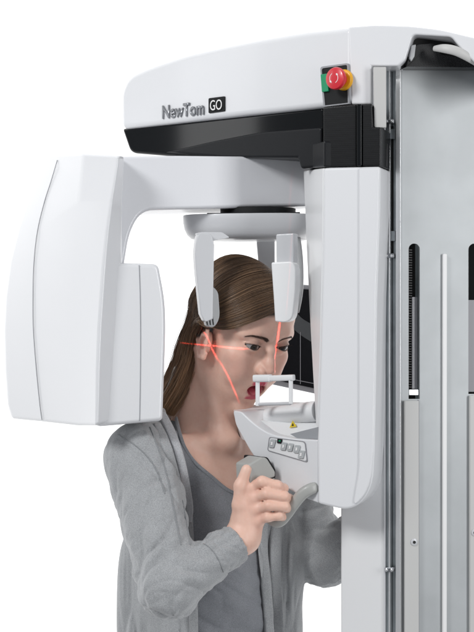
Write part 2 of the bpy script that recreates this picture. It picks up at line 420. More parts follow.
solid('forehead_stem', rp([(275.3, 234, 2), (293.4, 233, 2), (293.2, 266), (275.8, 266)]), PF, .02, M['lgrey'], scanner, bevel=.003, off=-.002)
solid('forehead_rest', rp([(272.8, 262.5, 2), (294, 261.5, 4), (297.4, 268, 4), (297, 290), (294.4, 318, 6), (288, 322.6, 5), (276.6, 321.5, 2), (275.4, 300)]), PF, .022, M['white2'], scanner, bevel=.005, seg=5, off=.008)
fs_ = solid('far_temple_arm', rp([(256.4, 241, 2), (275, 240), (275, 305), (262, 305, 4)]), ((256, .07), (276, .07)), .015, M['lgrey'], scanner, bevel=.003)
sweep('rest_bracket', [(297, 238, -.05), (299.5, 262, -.05), (300, 290, -.06), (297.5, 312, -.09)], [.006, .006, .005, .003], M['grey'], scanner)

# chin support base with controls
PX = ((232, -.085), (318, -.19))
base = solid('control_base', rp([(232.6, 410.5, 3), (241, 411.5, 3), (254, 424, 10), (270, 434.5, 10), (294, 438.5), (318, 440), (318, 503), (302, 497, 8), (286, 488, 8), (270.5, 476.8, 8), (252, 454.5, 8), (235.5, 425, 4)]), PX, .085, M['white'], scanner, bevel=.005, seg=5)
tray_rows = [[(234, 409.5, .0), (248, 405.5, .02), (270, 403, .02), (294, 402, .0), (319, 402.5, -.05)],
             [(233.5, 410, -.04), (247, 409, -.03), (268, 408, -.04), (294, 407.5, -.07), (319, 408, -.10)],
             [(236, 412, -.075), (250, 417, -.085), (268, 422, -.095), (294, 424, -.115), (319, 424, -.14)],
             [(240, 414, -.080), (254, 426, -.095), (271, 437, -.115), (294, 441, -.145), (319, 443, -.172)]]
grid_solid('chin_tray', tray_rows, (.01, .03, -.045), M['white2'], scanner, bevel=.004)
sweep('tray_tube', [(268, 417, -.075), (290, 414, -.10), (318, 411, -.135)], [.014, .015, .016], M['white2'], scanner, ns=28)
solid('tray_pocket', [(290, 434), (318, 427), (318, 439), (297, 438)], ((290, -.152), (318, -.178)), .003, M['seam'], scanner)
wn_ = solid('warning_label', [(289.4, 427.8), (296.6, 426.6), (292.6, 420.6)], ((289, -.1215), (297, -.1265)), .001, M['warn'], scanner)
solid('warning_mark', [(291.8, 426), (293.8, 425.6), (292.8, 423)], ((289, -.1215), (297, -.1265)), .001, M['gap'], wn_, off=.0008)
pan = solid('button_panel', rp([(270.2, 437.2, 2), (305.4, 441.8, 3), (307.6, 461.8, 3), (268.4, 450.2, 2)]), PX, .001, M['white2'], scanner, off=.0012)
solid('panel_outline', [rp([(269.8, 436.8, 2), (305.8, 441.4, 3), (308.1, 462.4, 3), (267.9, 450.5, 2)]), rp([(270.3, 437.5, 2), (305.2, 442.1, 3), (307.3, 461.4, 3), (268.7, 450, 2)])], PX, .001, M['bezel'], pan, off=.0018)
for (x, y, w, h, sl) in ((273.4, 443.4, 2.6, 4.4, 1.2), (284.8, 446.2, 2.6, 4.2, .9), (291.3, 447.2, 2.6, 4.2, .9), (298, 449, 2.7, 4.2, .9), (302.4, 454.4, 2.7, 4.2, .9)):
    bt = solid('button', rp([(x - w + sl, y - h, 1.2), (x + w + sl, y - h + .6, 1.2), (x + w - sl, y + h, 1.2), (x - w - sl, y + h - .6, 1.2)]), PX, .003, M['button'], pan, off=.0036, bevel=.0005)
    solid('button_symbol', rp([(x - 1, y - 1.6), (x + 1.2, y - 1.6), (x + .8, y - .6), (x + .6, y + 1.4), (x - 1.2, y + 1.4), (x - .5, y - .4)]), PX, .0006, M['icon'], bt, off=.0044)
bt = solid('display', rp([(278.6, 438.6, .5), (283.2, 439.2, .5), (282.6, 443.6, .5), (278, 443, .5)]), PX, .002, M['smoke'], pan, off=.003)
solid('display_light', [(280.2, 440), (282, 440.2), (281.8, 441.4), (280, 441.2)], PX, .0005, M['green'], bt, off=.0036)
# grip handle
grip = sweep('grip_handle', [(266, 467, -.140), (261, 473, -.146), (257.5, 480, -.156), (258, 492, -.156), (263, 508, -.158), (272, 519.5, -.162), (279, 521.5, -.166), (286, 515, -.170), (295, 502.5, -.178), (303, 493.5, -.184), (311, 488.8, -.186), (318, 487, -.178)],
             [.0080, .0100, .0120, .0115, .0095, .0085, .0085, .0085, .0085, .0085, .0085, .0085], M['handle'], scanner, power=3.0, ns=28)
solid('grip_head', rp([(249, 464.5, 2), (261.5, 457, 1.5), (267, 458, 2), (275.6, 471.8, 1.5), (275.4, 476.8, 1.5), (268, 479.6, 3), (263, 486), (250, 486, 2)]), ((249, -.184), (276, -.156)), .036, M['handle'], grip, bevel=.005, seg=4)
solid('grip_socket', rp([(262.5, 457.2, 1.5), (267.6, 457.0, 2), (276.8, 471.6, 1.5), (276.5, 477.4, 1.5), (270, 479.6, 3), (262, 470)]), ((249, -.166), (276, -.138)), .05, M['dark'], grip, bevel=.001)
sweep('grip_socket', [(316.6, 487.2, -.181), (318.4, 487, -.176)], [.0098, .0098], M['dark'], grip, power=3, n=3)
# bite block frame
bf = sweep('bite_post', [(257.6, 406, -.118), (257.6, 377, -.118)], [.0033, .0033], M['white2'], scanner, power=4, n=3)
sweep('bite_post', [(290.8, 404, -.155), (290.8, 378, -.155)], [.0033, .0033], M['white2'], scanner, power=4, n=3)
sweep('bite_bar', [(268, 378.4, -.130), (293.8, 377.6, -.158)], [.0046, .0046], M['white2'], scanner, power=4, n=3)
sweep('bite_block', [(254.6, 378.4, -.1155), (270.6, 378.2, -.133)], [.0058, .0058], M['white2'], scanner, power=3.5, n=3)
sweep('bite_foot_bar', [(258, 404.3, -.118), (291, 403.4, -.155)], [.0026, .0026], M['lgrey'], scanner, n=3)
# monitor standing behind
mon = thing('monitor', 'black flat screen with grey bezel behind the woman and left of the scanner column', 'monitor')
PQ = ((250, .40), (314, .32))
solid('casing', rp([(232, 280, 2), (320, 286, 2), (320, 395, 2), (232, 376, 2)]), PQ, .03, M['bezel'], mon, bevel=.002)
scr = solid('screen', [(236, 284), (316.5, 290), (316.5, 388.6), (236, 371.5)], PQ, .002, M['screen'], mon, off=.003)
solid('screen_image', rp([(288, 300), (302, 318, 6), (316, 326), (316, 344), (300, 334, 6), (288, 322)]), PQ, .0005, M['screen_grey'], scr, off=.004)
solid('screen_line', [(301.4, 332), (301.9, 332), (301.9, 384), (301.4, 384)], PQ, .0005, M['bezel'], scr, off=.0045)
solid('screen_line', [(288, 377.8), (316, 383.3), (316, 383.9), (288, 378.4)], PQ, .0005, M['bezel'], scr, off=.0045)

# ---------------------------------------------------------------- the woman: distance-field modelling, meshed by surface nets
f32 = np.float32
def A3(v): return np.array(v, dtype=f32)
def smin(a, b, k):
    h = np.clip(.5 + .5 * (b - a) / k, 0, 1); return b * (1 - h) + a * h - k * h * (1 - h)
def smax(a, b, k): return -smin(-a, -b, k)
def ell(p, c, r, rot=None):
    q = p - A3(c)
    if rot is not None: q = q @ rot
    r = A3(r); k0 = np.sqrt(((q / r) ** 2).sum(1)) + 1e-6; k1 = np.sqrt(((q / r ** 2) ** 2).sum(1)) + 1e-6
    return k0 * (k0 - 1) / k1
def cap(p, a, b, ra, rb):
    a = A3(a); b = A3(b); ba = b - a; pa = p - a
    h = np.clip((pa @ ba) / (ba @ ba + 1e-12), 0, 1)
    return np.sqrt(((pa - h[:, None] * ba) ** 2).sum(1)) - (ra + (rb - ra) * h)
def chain(p, pts, k=.0):
    """pts: (x, y, z, r)"""
    d = None
    for a, b in zip(pts[:-1], pts[1:]):
        c = cap(p, a[:3], b[:3], a[3], b[3])
        d = c if d is None else (np.minimum(d, c) if k == 0 else smin(d, c, k))
    return d
def near(p, c, rad, fn, far=None):
    """evaluate fn only near a centre, elsewhere a safe positive distance"""
    dist = np.sqrt(((p - A3(c)) ** 2).sum(1)); m = dist < rad
    out = (dist - rad * .8).astype(f32)
    out[~m] = np.maximum(out[~m], rad * .15)
    if m.any(): out[m] = fn(p[m])
    return out
def hash3(i, j, k):
    n = (i * 73856093) ^ (j * 19349663) ^ (k * 83492791); n = (n ^ (n >> 13)) * 1274126177; n &= 0x7fffffff
    return (n % 10007) / 10007.
def vnoise(x, y, z):
    xi, yi, zi = [np.floor(a).astype(np.int64) for a in (x, y, z)]; fx, fy, fz = x - xi, y - yi, z - zi
    fx, fy, fz = [a * a * (3 - 2 * a) for a in (fx, fy, fz)]
    o = 0
    for a in (0, 1):
        for b in (0, 1):
            for c in (0, 1):
                o = o + hash3(xi + a, yi + b, zi + c) * (fx if a else 1 - fx) * (fy if b else 1 - fy) * (fz if c else 1 - fz)
    return o
def ridge(x, y, z):
    """soft rounded rolls parted by sharp creases, mean about zero"""
    n = np.abs(2 * vnoise(x, y, z) - 1) ** .7; m = np.abs(2 * vnoise(x * 2.1 + 7, y * 2.1 + 3, z * 2.1 + 5) - 1)
    return n + .35 * m - .6
def rotz(a):
    c, s = math.cos(a), math.sin(a); return np.array([[c, -s, 0], [s, c, 0], [0, 0, 1]], f32)

def surfnets(f, xs, ys, zs, stride=4, margin=1.9, chunk=400000):
    xs, ys, zs = [np.asarray(a, f32) for a in (xs, ys, zs)]
    n = [len(xs), len(ys), len(zs)]
    ci = [np.unique(np.append(np.arange(0, k, stride), k - 1)) for k in n]
    def ev(P):
        return np.concatenate([f(P[i:i + chunk]) for i in range(0, len(P), chunk)]).astype(f32)
    G = np.stack(np.meshgrid(xs[ci[0]], ys[ci[1]], zs[ci[2]], indexing='ij'), -1).reshape(-1, 3)
    D = ev(G).reshape(len(ci[0]), len(ci[1]), len(ci[2]))
    mx = [np.minimum((np.arange(k) + stride // 2) // stride, len(c) - 1) for k, c in zip(n, ci)]
    F = D[np.ix_(*mx)].copy()
    sp = [np.gradient(a) * stride for a in (xs, ys, zs)]
    diag = np.sqrt(sp[0][:, None, None] ** 2 + sp[1][None, :, None] ** 2 + sp[2][None, None, :] ** 2)
    act = np.abs(F) < diag * margin * .75
    I = np.nonzero(act)
    F[I] = ev(np.stack([xs[I[0]], ys[I[1]], zs[I[2]]], 1))
    s = F < 0
    c8 = sum(s[a:n[0] - 1 + a, b:n[1] - 1 + b, c:n[2] - 1 + c].astype(np.uint8) for a in (0, 1) for b in (0, 1) for c in (0, 1))
    cells = (c8 > 0) & (c8 < 8)
    ids = -np.ones(cells.shape, np.int64); ci_ = np.nonzero(cells); N = len(ci_[0]); ids[ci_] = np.arange(N)
    i, j, k = ci_
    corner = [(a, b, c) for a in (0, 1) for b in (0, 1) for c in (0, 1)]
    val = {o: F[i + o[0], j + o[1], k + o[2]] for o in corner}
    X = [xs, ys, zs]
    acc = np.zeros((N, 3)); cnt = np.zeros(N)
    for o in corner:
        for ax in range(3):
            if o[ax]: continue
            q = list(o); q[ax] = 1; q = tuple(q)
            va, vb = val[o], val[q]; m = (va < 0) != (vb < 0)
            t = np.where(m, va / np.where(m, va - vb, 1), 0)
            idx = [i, j, k]
            P = np.stack([X[d][idx[d] + o[d]] for d in range(3)], 1).astype(float)
            P[:, ax] += t * (X[ax][idx[ax] + 1] - X[ax][idx[ax]])
            acc[m] += P[m]; cnt[m] += 1
    V = acc / cnt[:, None]
    quads = []
    for ax in range(3):
        u, v = (ax + 1) % 3, (ax + 2) % 3
        sl0 = [slice(None)] * 3; sl1 = [slice(None)] * 3
        sl0[ax] = slice(0, n[ax] - 1); sl1[ax] = slice(1, n[ax])
        a, b = s[tuple(sl0)], s[tuple(sl1)]
        E = np.nonzero(a != b)
        E = [q.copy() for q in E]
        ok = (E[u] > 0) & (E[v] > 0) & (E[u] < n[u] - 1) & (E[v] < n[v] - 1)
        E = [q[ok] for q in E]; sg = a[tuple(E)]
        def idn(du, dv):
            q = [x.copy() for x in E]; q[u] -= du; q[v] -= dv; return ids[tuple(q)]
        Q = np.stack([idn(0, 0), idn(1, 0), idn(1, 1), idn(0, 1)], 1)
        Q[~sg] = Q[~sg][:, ::-1]
        quads.append(Q)
    Q = np.concatenate(quads); Q = Q[(Q >= 0).all(1)]
    return V, Q

def relax(V, Q, it=1, w=.5):
    E = np.concatenate([Q[:, [0, 1]], Q[:, [1, 2]], Q[:, [2, 3]], Q[:, [3, 0]]])
    for _ in range(it):
        acc = np.zeros_like(V); c = np.zeros(len(V))
        for a, b in ((0, 1), (1, 0)):
            for d in range(3): acc[:, d] += np.bincount(E[:, a], V[E[:, b], d], len(V))
            c += np.bincount(E[:, a], minlength=len(V))
        V = V * (1 - w) + w * acc / np.maximum(c, 1)[:, None]
    return V

def np_mesh(name, V, Q, col=None):
    me = bpy.data.meshes.new(name); n = len(Q); w = Q.shape[1]
    me.vertices.add(len(V)); me.vertices.foreach_set('co', V.astype(f32).ravel())
    me.loops.add(n * w); me.loops.foreach_set('vertex_index', Q.astype(np.int32).ravel())
    me.polygons.add(n); me.polygons.foreach_set('loop_start', np.arange(0, n * w, w, dtype=np.int32))
    me.polygons.foreach_set('use_smooth', [True] * n)
    if col is not None:
        a = me.color_attributes.new('tint', 'FLOAT_COLOR', 'POINT')
        a.data.foreach_set('color', np.concatenate([col, np.ones((len(V), 1))], 1).astype(f32).ravel())
    me.update(); me.validate(); return me

# ---- head frame: x forward, y to her left, z up; origin between the ears
YAW, PITCH, ROLL = R(52), R(25), R(-2)
HO = np.array(W(236.5, 335, 0.0))
HS = 1.0
Mh = Matrix.Rotation(-YAW, 3, 'Z') @ Matrix.Rotation(PITCH, 3, 'Y') @ Matrix.Rotation(ROLL, 3, 'X')
Mh = np.array(Mh)                                     # columns: forward, left, up in world
def to_head(p): return ((p - HO.astype(f32)) @ Mh.astype(f32)) / HS
def from_head(q): return np.asarray(q) @ Mh.T * HS + HO
def hw(x, y, z): return from_head(np.array([x, y, z]))

EYE = (.0735, .0295, .0180); ER = .0120
def rotm(ax, a):
    return np.array(Matrix.Rotation(a, 3, ax), dtype=f32)
LIPU = [(0.0730, 0.0215, -0.0495, 0.0016), (0.0805, 0.0150, -0.0448, 0.0030), (0.0870, 0.0078, -0.0412, 0.0040), (0.0908, 0.0028, -0.0398, 0.0041), (0.0903, 0.0000, -0.0406, 0.0038)]
LIPL = [(0.073, 0.0215, -0.0495, 0.0016), (0.0755, 0.0155, -0.0605, 0.0034), (0.0778, 0.008, -0.069, 0.0047), (0.0785, 0, -0.0712, 0.005)]
def head_sdf(q):
    y = np.abs(q[:, 1]); s = q.copy(); s[:, 1] = y                      # mirrored half
    d = ell(q, (-.010, 0, .050), (.090, .070, .070))
    d = smin(d, ell(q, (.034, 0, .054), (.048, .056, .048)), .03)
    d = smin(d, ell(q, (.039, 0, -.004), (.045, .053, .056)), .02)
    d = smin(d, ell(s, (.026, .016, -.058), (.050, .033, .034)), .02)
    d = smin(d, chain(s, [(.002, .052, -.024, .011), (.014, .046, -.058, .011), (.058, .011, -.094, .011)]), .022)
    d = smin(d, ell(q, (.060, 0, -.098), (.015, .015, .014)), .014)
    d = smin(d, ell(q, (.064, 0, -.045), (.026, .031, .034)), .014)      # muzzle
    d = smin(d, ell(s, (.055, .0425, -.006), (.022, .018, .016)), .018)    # cheekbone
    d = smin(d, ell(s, (.060, .034, -.030), (.022, .018, .022)), .018)    # cheek
    d = smin(d, chain(s, [(.078, .008, .036, .008), (.077, .026, .040, .008), (.064, .046, .034, .009)]), .012)
    d = smax(d, -ell(s, (.0915, .0285, .0185), (.0145, .0175, .0125)), .012)   # socket
    # nose
    n = chain(q, [(.0795, 0, .030, .0070), (.0880, 0, .014, .0062), (.0965, 0, -.004, .0062), (.1020, 0, -.0125, .0070)], .006)
    n = smin(n, ell(s, (.0910, .0100, -.0185), (.0110, .0066, .0070)), .0028)
    n = smin(n, ell(q, (.0955, 0, -.0185), (.0075, .0042, .0058)), .004)
    n = smin(n, ell(q, (.083, 0, -.010), (.016, .0115, .016)), .008)
    d = smin(d, n, .0050)
    d = smax(d, -ell(s, (.0955, .0062, -.0250), (.0070, .0030, .0050)), .0025)
    d = smax(d, -cap(q, (.0935, 0, -.0290), (.0945, 0, -.0360), .0022, .0030), .006) # philtrum
    # mouth
    d = smax(d, -ell(q, (.085, 0, -.0555), (.027, .0165, .0125)), .004)
    up = chain(s, LIPU, .003); lo = chain(s, LIPL, .003)
    d = smin(d, up, .0045); d = smin(d, lo, .0045)
    d = smax(d, -ell(q, (.080, 0, -.0820), (.006, .014, .0040)), .008)    # fold under the lip
    d = smin(d, ell(q, (.060, 0, -.0635), (.022, .013, .0080)), .003)     # tongue
    d = smin(d, chain(s, [(.0805, 0, -.0450, .0032), (.076, .010, -.0455, .0032), (.067, .015, -.046, .003)]), .0015)  # upper teeth
    # eyelids: a shell round the eyeball with an almond opening
    E = np.array(EYE, f32); e = s - E; r = np.sqrt((e ** 2).sum(1))
    ang = 0.22
    u = -e[:, 0] * math.sin(ang) + e[:, 1] * math.cos(ang); w = e[:, 0] * math.cos(ang) + e[:, 1] * math.sin(ang)
    v = e[:, 2]
    t = np.clip(u / .0136, -1, 1)
    upc = .0047 * (1 - t ** 2) ** .8 + .0008 * t; loc_ = -.0040 * (1 - t ** 2) + .0008 * t
    op = np.maximum(np.maximum(v - upc, loc_ - v), np.abs(u) - .0134)
    op = np.maximum(op, -w)
    shell = r - (ER + .0016 + .0004 * (v > 0))
    d = smin(d, smax(shell, -w - .004, .002), .005)
    crease = np.abs(v - upc - .0042 - .0002) + np.maximum(0, np.abs(u) - .015)
    d = d + .0010 * np.exp(-(crease / .0011) ** 2) * (w > 0) * np.exp(-((r - .0140) / .0025) ** 2)
    bag = np.abs(v - loc_ + .0050) + np.maximum(0, np.abs(u) - .010)
    d = d + .0005 * np.exp(-(bag / .0014) ** 2) * (w > 0) * np.exp(-((r - .0140) / .0025) ** 2)
    d = smax(d, -np.maximum(op, r - .0185), .0007)
    # ears
    def ear(p):
        c = np.array((.013, .0672, -.009), f32); a = p - c
        a = (a @ rotm('Z', .34) @ rotm('Y', -.51))
        e_ = ell(a, (-.004, .003, .004), (.0150, .0045, .0270))
        rim = chain(a, [(.010, .002, .004, .0022), (.0105, .004, .018, .0026), (.004, .006, .0295, .0029), (-.008, .007, .0310, .0030), (-.0175, .008, .0220, .0029), (-.0185, .008, .006, .0027), (-.0135, .007, -.010, .0026), (-.006, .005, -.022, .0040), (.002, .003, -.0235, .0048), (.006, .001, -.018, .0035)], .002)
        e_ = smin(e_, rim, .003)
        e_ = smax(e_, -ell(a, (.001, .0085, -.001), (.0090, .0100, .0110)), .003)
        e_ = smax(e_, -chain(a, [(.006, .0095, .016, .0032), (-.004, .0105, .0235, .0034), (-.012, .011, .016, .0032), (-.0125, .011, .002, .0026)]), .003)
        e_ = smin(e_, chain(a, [(.0065, .0045, .011, .0022), (-.003, .006, .0125, .0024), (-.0085, .007, .003, .0024), (-.006, .006, -.009, .0024)], .002), .003)
        e_ = smin(e_, ell(a, (.0095, .004, -.002), (.0035, .0035, .0055)), .003)
        return smin(e_, ell(a, (-.002, -.004, .002), (.009, .006, .018)), .004)
    d = smin(d, near(s, (.013, .071, -.009), .05, ear), .004)
    return d

YB = R(40)
u_ = Vector((math.cos(YB), -math.sin(YB), 0)); l_ = Vector((math.sin(YB), math.cos(YB), 0))   # torso forward, torso left
TB = np.array([list(u_), list(l_), [0, 0, 1]], f32).T
Sn = W(143, 464, -.085); En = W(169, 590, -.235); Wn = W(243, 537, -.165)
Sf = W(283, 470, .16); Ef = W(325, 560, .06); Wf = W(368, 520, .0)
TC = W(219, 560, .035)
def torso(p, g=0):
    q = (p - A3(TC)) @ TB
    d = ell(q, (0, 0, -.01), (.092 + g, .135 + g, .20 + g))
    d = smin(d, ell(q, (-.005, 0, .10), (.075 + g, .130 + g, .070 + g)), .05)
    d = smin(d, ell(q, (.0, 0, -.20), (.085 + g, .125 + g, .16 + g)), .06)
    for s_ in (-1, 1):
        d = smin(d, ell(q, (.062, s_ * .066, .005), (.044 + g, .050 + g, .048 + g)), .03)
    d = smin(d, cap(p, Sn, Sf, .040 + g, .040 + g), .05)
    d = smin(d, cap(p, hw(-.030, 0, -.05), W(206, 452, .055), .040 + g, .062 + g), .05)
    return d
def arm(p, S_, E_, W_, g=0):
    d = smin(cap(p, S_, E_, .044 + g, .027 + g), cap(p, E_, W_, .027 + g, .0215 + g), .02)
    return d
# right hand closed on the grip: photo positions with their depths
FING = {
    'index': [(252, 487, -.172, .0088), (262, 481.5, -.186, .0088), (277, 485.5, -.187, .0084), (283.5, 488.5, -.172, .0078), (278, 492, -.150, .0070)],
    'middle': [(254, 497.5, -.176, .0090), (267, 493.5, -.191, .0089), (284, 496.5, -.190, .0086), (289, 499, -.173, .0079), (281, 501, -.150, .0072)],
    'ring': [(256, 509, -.177, .0086), (269, 505.5, -.191, .0086), (284.5, 506.5, -.190, .0082), (288, 508.5, -.174, .0076), (279, 510, -.152, .0070)],
    'little': [(258, 520, -.174, .0080), (268, 517, -.186, .0079), (279, 515.8, -.186, .0073), (283, 516.5, -.173, .0068), (277, 518, -.156, .0062)]}
THUMB = [(243, 524, -.168, .0140), (240, 505, -.176, .0115), (240.5, 486, -.180, .0094), (246.5, 469.5, -.182, .0078)]
def hand(p):
    Wp = Wn
    palm = smin(cap(p, Wp, W(252, 492, -.166), .0200, .0100), cap(p, Wp, W(259, 518, -.166), .0200, .0110), .015)
    palm = smin(palm, cap(p, W(247, 512, -.165), W(256, 506, -.170), .0145, .0110), .015)
    palm = smin(palm, cap(p, Wp, W(243, 522, -.166), .0190, .0150), .02)
    for c in FING.values():
        palm = smin(palm, cap(p, W(247, 526, -.176), W(c[0][0] - 1, c[0][1] + 2, -.1795), .0040, .0050), .006)
    d = palm
    fd = None
    for k, c in FING.items():
        fc = chain(p, [(*W(a, b, y), r * .93) for a, b, y, r in c], .004)
        for cc, sz in ((c[2], .0006), (c[1], .0004)):                    # skin creases over the joints
            jn = A3(W(*cc[:3])); dj = np.sqrt(((p - jn) ** 2).sum(1)); tx = (p[:, 0] - jn[0])
            fc = fc + sz * np.exp(-((np.abs(np.mod(tx, .0022) - .0011)) / .0004) ** 2) * np.exp(-(dj / .009) ** 4) * (tx < .004)
        kn = A3(W(*c[0][:3]))
        fc = smin(fc, np.sqrt(((p - kn) ** 2).sum(1)) - c[0][3] * 1.02, .006)
        fd = fc if fd is None else smin(fd, fc, .0012)
    d = smin(d, fd, .007)
    th = chain(p, [(*W(a, b, y), r) for a, b, y, r in THUMB], .006)
    d = smin(d, th, .007)
    # nail bed on the thumb
    return d
def crease_lines(p): return 0
def trunk(p):
    nk = smin(cap(p, hw(-.022, 0, -.030), W(207, 440, .045), .049, .053), cap(p, hw(-.005, 0, -.05), W(212, 438, .02), .042, .036), .02)
    # sternomastoid and collar bones
    nk = smin(nk, cap(p, hw(-.012, -.058, -.030), W(228, 438, -.028), .0075, .0065), .02)
    t = torso(p)
    t = smin(t, cap(p, W(233, 443, -.03), W(160, 440, -.05), .0070, .0085), .022)
    return smin(t, nk, .035)
def body_sdf(p):
    hq = to_head(p)
    h = near(hq, (0, 0, 0), .185, head_sdf)
    hh = smin(h, trunk(p), .012)
    d = hh
    a = arm(p, Sn, En, Wn); d = smin(d, a, .03)
    a = arm(p, Sf, Ef, Wf); d = smin(d, a, .03)
    d = smin(d, near(p, W(258, 508, -.17), .085, hand), .012)
    return d

def axis(lo, hi, fine_lo, fine_hi, coarse, fine):
    a = list(np.arange(lo, fine_lo, coarse)) + list(np.arange(fine_lo, fine_hi, fine)) + list(np.arange(fine_hi, hi + coarse, coarse))
    return np.array(a)

person = thing('person', 'young woman with long brown hair and grey hoodie, mouth open at the bite block, gripping the handle', 'person')
person['label'] = 'woman with long brown hair in grey hoodie, biting the scanner mouthpiece and gripping its handle'
FINE = float(os.environ.get('FINE', '.00115')); HEADONLY = os.environ.get('HEADONLY')
hx = [W(188, 0, 0).x, W(294, 0, 0).x]; hz = [W(0, 421, 0).z, W(0, 300, 0).z]
zlo = W(0, 450, 0).z if HEADONLY else W(0, 668, 0).z
xs = axis(-.23, .24, hx[0], hx[1], .0024, FINE)
ys = axis(-.33, .25, -.125, .03, .0028, FINE)
zs = axis(zlo, W(0, 246, 0).z, hz[0], hz[1], .0022, FINE)
V, Q = surfnets(body_sdf, xs, ys, zs)
print('body', len(V))
V = relax(V, Q, 1, .35)
hq = to_head(V.astype(f32)); s = hq.copy(); s[:, 1] = abs(s[:, 1])
base = np.array((.77, .50, .40)); col = np.tile(base, (len(V), 1))
rng = np.random.RandomState(3)
def blend(m, c): 
    global col
    m = np.clip(m, 0, 1)[:, None]; col = col * (1 - m) + np.array(c) * m
inh = (np.abs(hq).max(1) < .16)
def g(d, w): return np.where(inh, np.clip(1 - d / w, 0, 1), 0)
mot = vnoise(V[:, 0] * 90, V[:, 1] * 90, V[:, 2] * 90) * .6 + vnoise(V[:, 0] * 330, V[:, 1] * 330, V[:, 2] * 330) * .4
blend(.30 * np.clip((mot - .5) * 3, 0, 1), (.66, .36, .28)); blend(.25 * np.clip((.45 - mot) * 3, 0, 1), (.84, .63, .54))
blend(.35 * np.exp(-(np.sqrt(((s - A3((.070, .046, -.018))) ** 2).sum(1)) / .022) ** 2), (.62, .25, .20))
blend(.30 * np.exp(-(np.sqrt(((s - A3((.101, .0, -.011))) ** 2).sum(1)) / .012) ** 2), (.62, .28, .22))
blend(.35 * np.exp(-(np.sqrt(((s - A3((.011, .074, -.012))) ** 2).sum(1)) / .025) ** 2), (.62, .25, .20))
lipd = np.minimum(chain(s, LIPU), chain(s, LIPL))
blend(g(lipd - .0016, .0010), (.52, .075, .115))
inner = ell(hq, (.080, 0, -.0555), (.028, .0175, .0138)); blend(np.where(inh & ((lipd > .0028) | (hq[:, 0] < .074)), np.clip(-inner / .002 + .3, 0, 1), 0), (.28, .03, .045))
tong = ell(hq, (.060, 0, -.0635), (.022, .013, .0080)); blend(g(tong, .001), (.62, .10, .14))
tee = chain(s, [(.0805, 0, -.0450, .0032), (.076, .010, -.0455, .0032), (.067, .015, -.046, .003)]); blend(g(tee, .0006) * (hq[:, 2] < -.0405) * (lipd > .0005), (.75, .72, .66))
# nails, knuckles
hd = np.minimum.reduce([np.sqrt(((V - np.array(W(*c[0][:3]))) ** 2).sum(1)) for c in FING.values()])
blend(.35 * np.exp(-(hd / .012) ** 2), (.62, .26, .20))
# eye make-up line along the lids and the brow tint under the brow hairs
e_ = s - np.array(EYE, f32); r_ = np.sqrt((e_ ** 2).sum(1)); ang = .22
u2 = -e_[:, 0] * math.sin(ang) + e_[:, 1] * math.cos(ang); v2 = e_[:, 2]; t2 = np.clip(u2 / .0136, -1, 1)
upc = .0047 * (1 - t2 ** 2) ** .8 + .0008 * t2; lo2 = -.0040 * (1 - t2 ** 2) + .0008 * t2
near_eye = inh & (r_ < .0175) & (e_[:, 0] > 0)
blend(np.where(near_eye, .95 * np.exp(-((v2 - upc) / .0014) ** 2) + .75 * np.exp(-((v2 - lo2) / .0010) ** 2), 0) * (np.abs(u2) < .0145), (.035, .022, .02))
blend(np.where(inh & (r_ < .021) & (e_[:, 0] > 0) & (v2 > 0), .45 * np.exp(-((v2 - upc - .003) / .0035) ** 2), 0) * np.clip((.018 - np.abs(u2)) / .004, 0, 1), (.25, .15, .12))
BROW = [(.0835, .0105, .0300), (.0850, .0180, .0330), (.0810, .0290, .0352), (.0720, .0400, .0352), (.0630, .0475, .0318)]
def browd(s_):
    P = s_[:, 1:]; d = 1e9 * np.ones(len(P))
    B = np.array(catmull([(b[1], b[2], 0) for b in BROW], 6))[:, :2]
    wd = np.linspace(0, 1, len(B)); wd = .0028 * (1 - wd ** 1.5 * .7) * np.clip(wd * 8 + .5, 0, 1)
    for a, b, w in zip(B[:-1], B[1:], wd):
        ba = b - a; h = np.clip(((P - a) @ ba) / (ba @ ba), 0, 1); d = np.minimum(d, np.sqrt(((P - a - h[:, None] * ba) ** 2).sum(1)) - w)
    return d
bd = browd(s); blend(np.where(inh & (hq[:, 0] > .05), .72 * np.clip(.5 - bd / .0018, 0, 1), 0), (.09, .05, .035))
# scalp is brown under the hair
def hair_zone(h):
    a = np.abs(h[:, 1]) / .07
    front = .082 - .070 * np.clip(h[:, 0] / .09, -1, 1) * 0 - .0
    zline = np.interp(h[:, 0], [-.11, -.02, .012, .030, .055, .090], [-.045, -.030, .012, .030, .052, .072])
    return h[:, 2] - zline
blend(np.where(inh, np.clip(hair_zone(hq) / .006, 0, 1), 0), (.06, .038, .026))
M['skin'] = mat('skin', (.6, .38, .3), .42, sss=.12, bump=.22, bscale=1400, spec=.42, attr='tint')
body = add('body', np_mesh('body', V, Q, col), M['skin'], person)

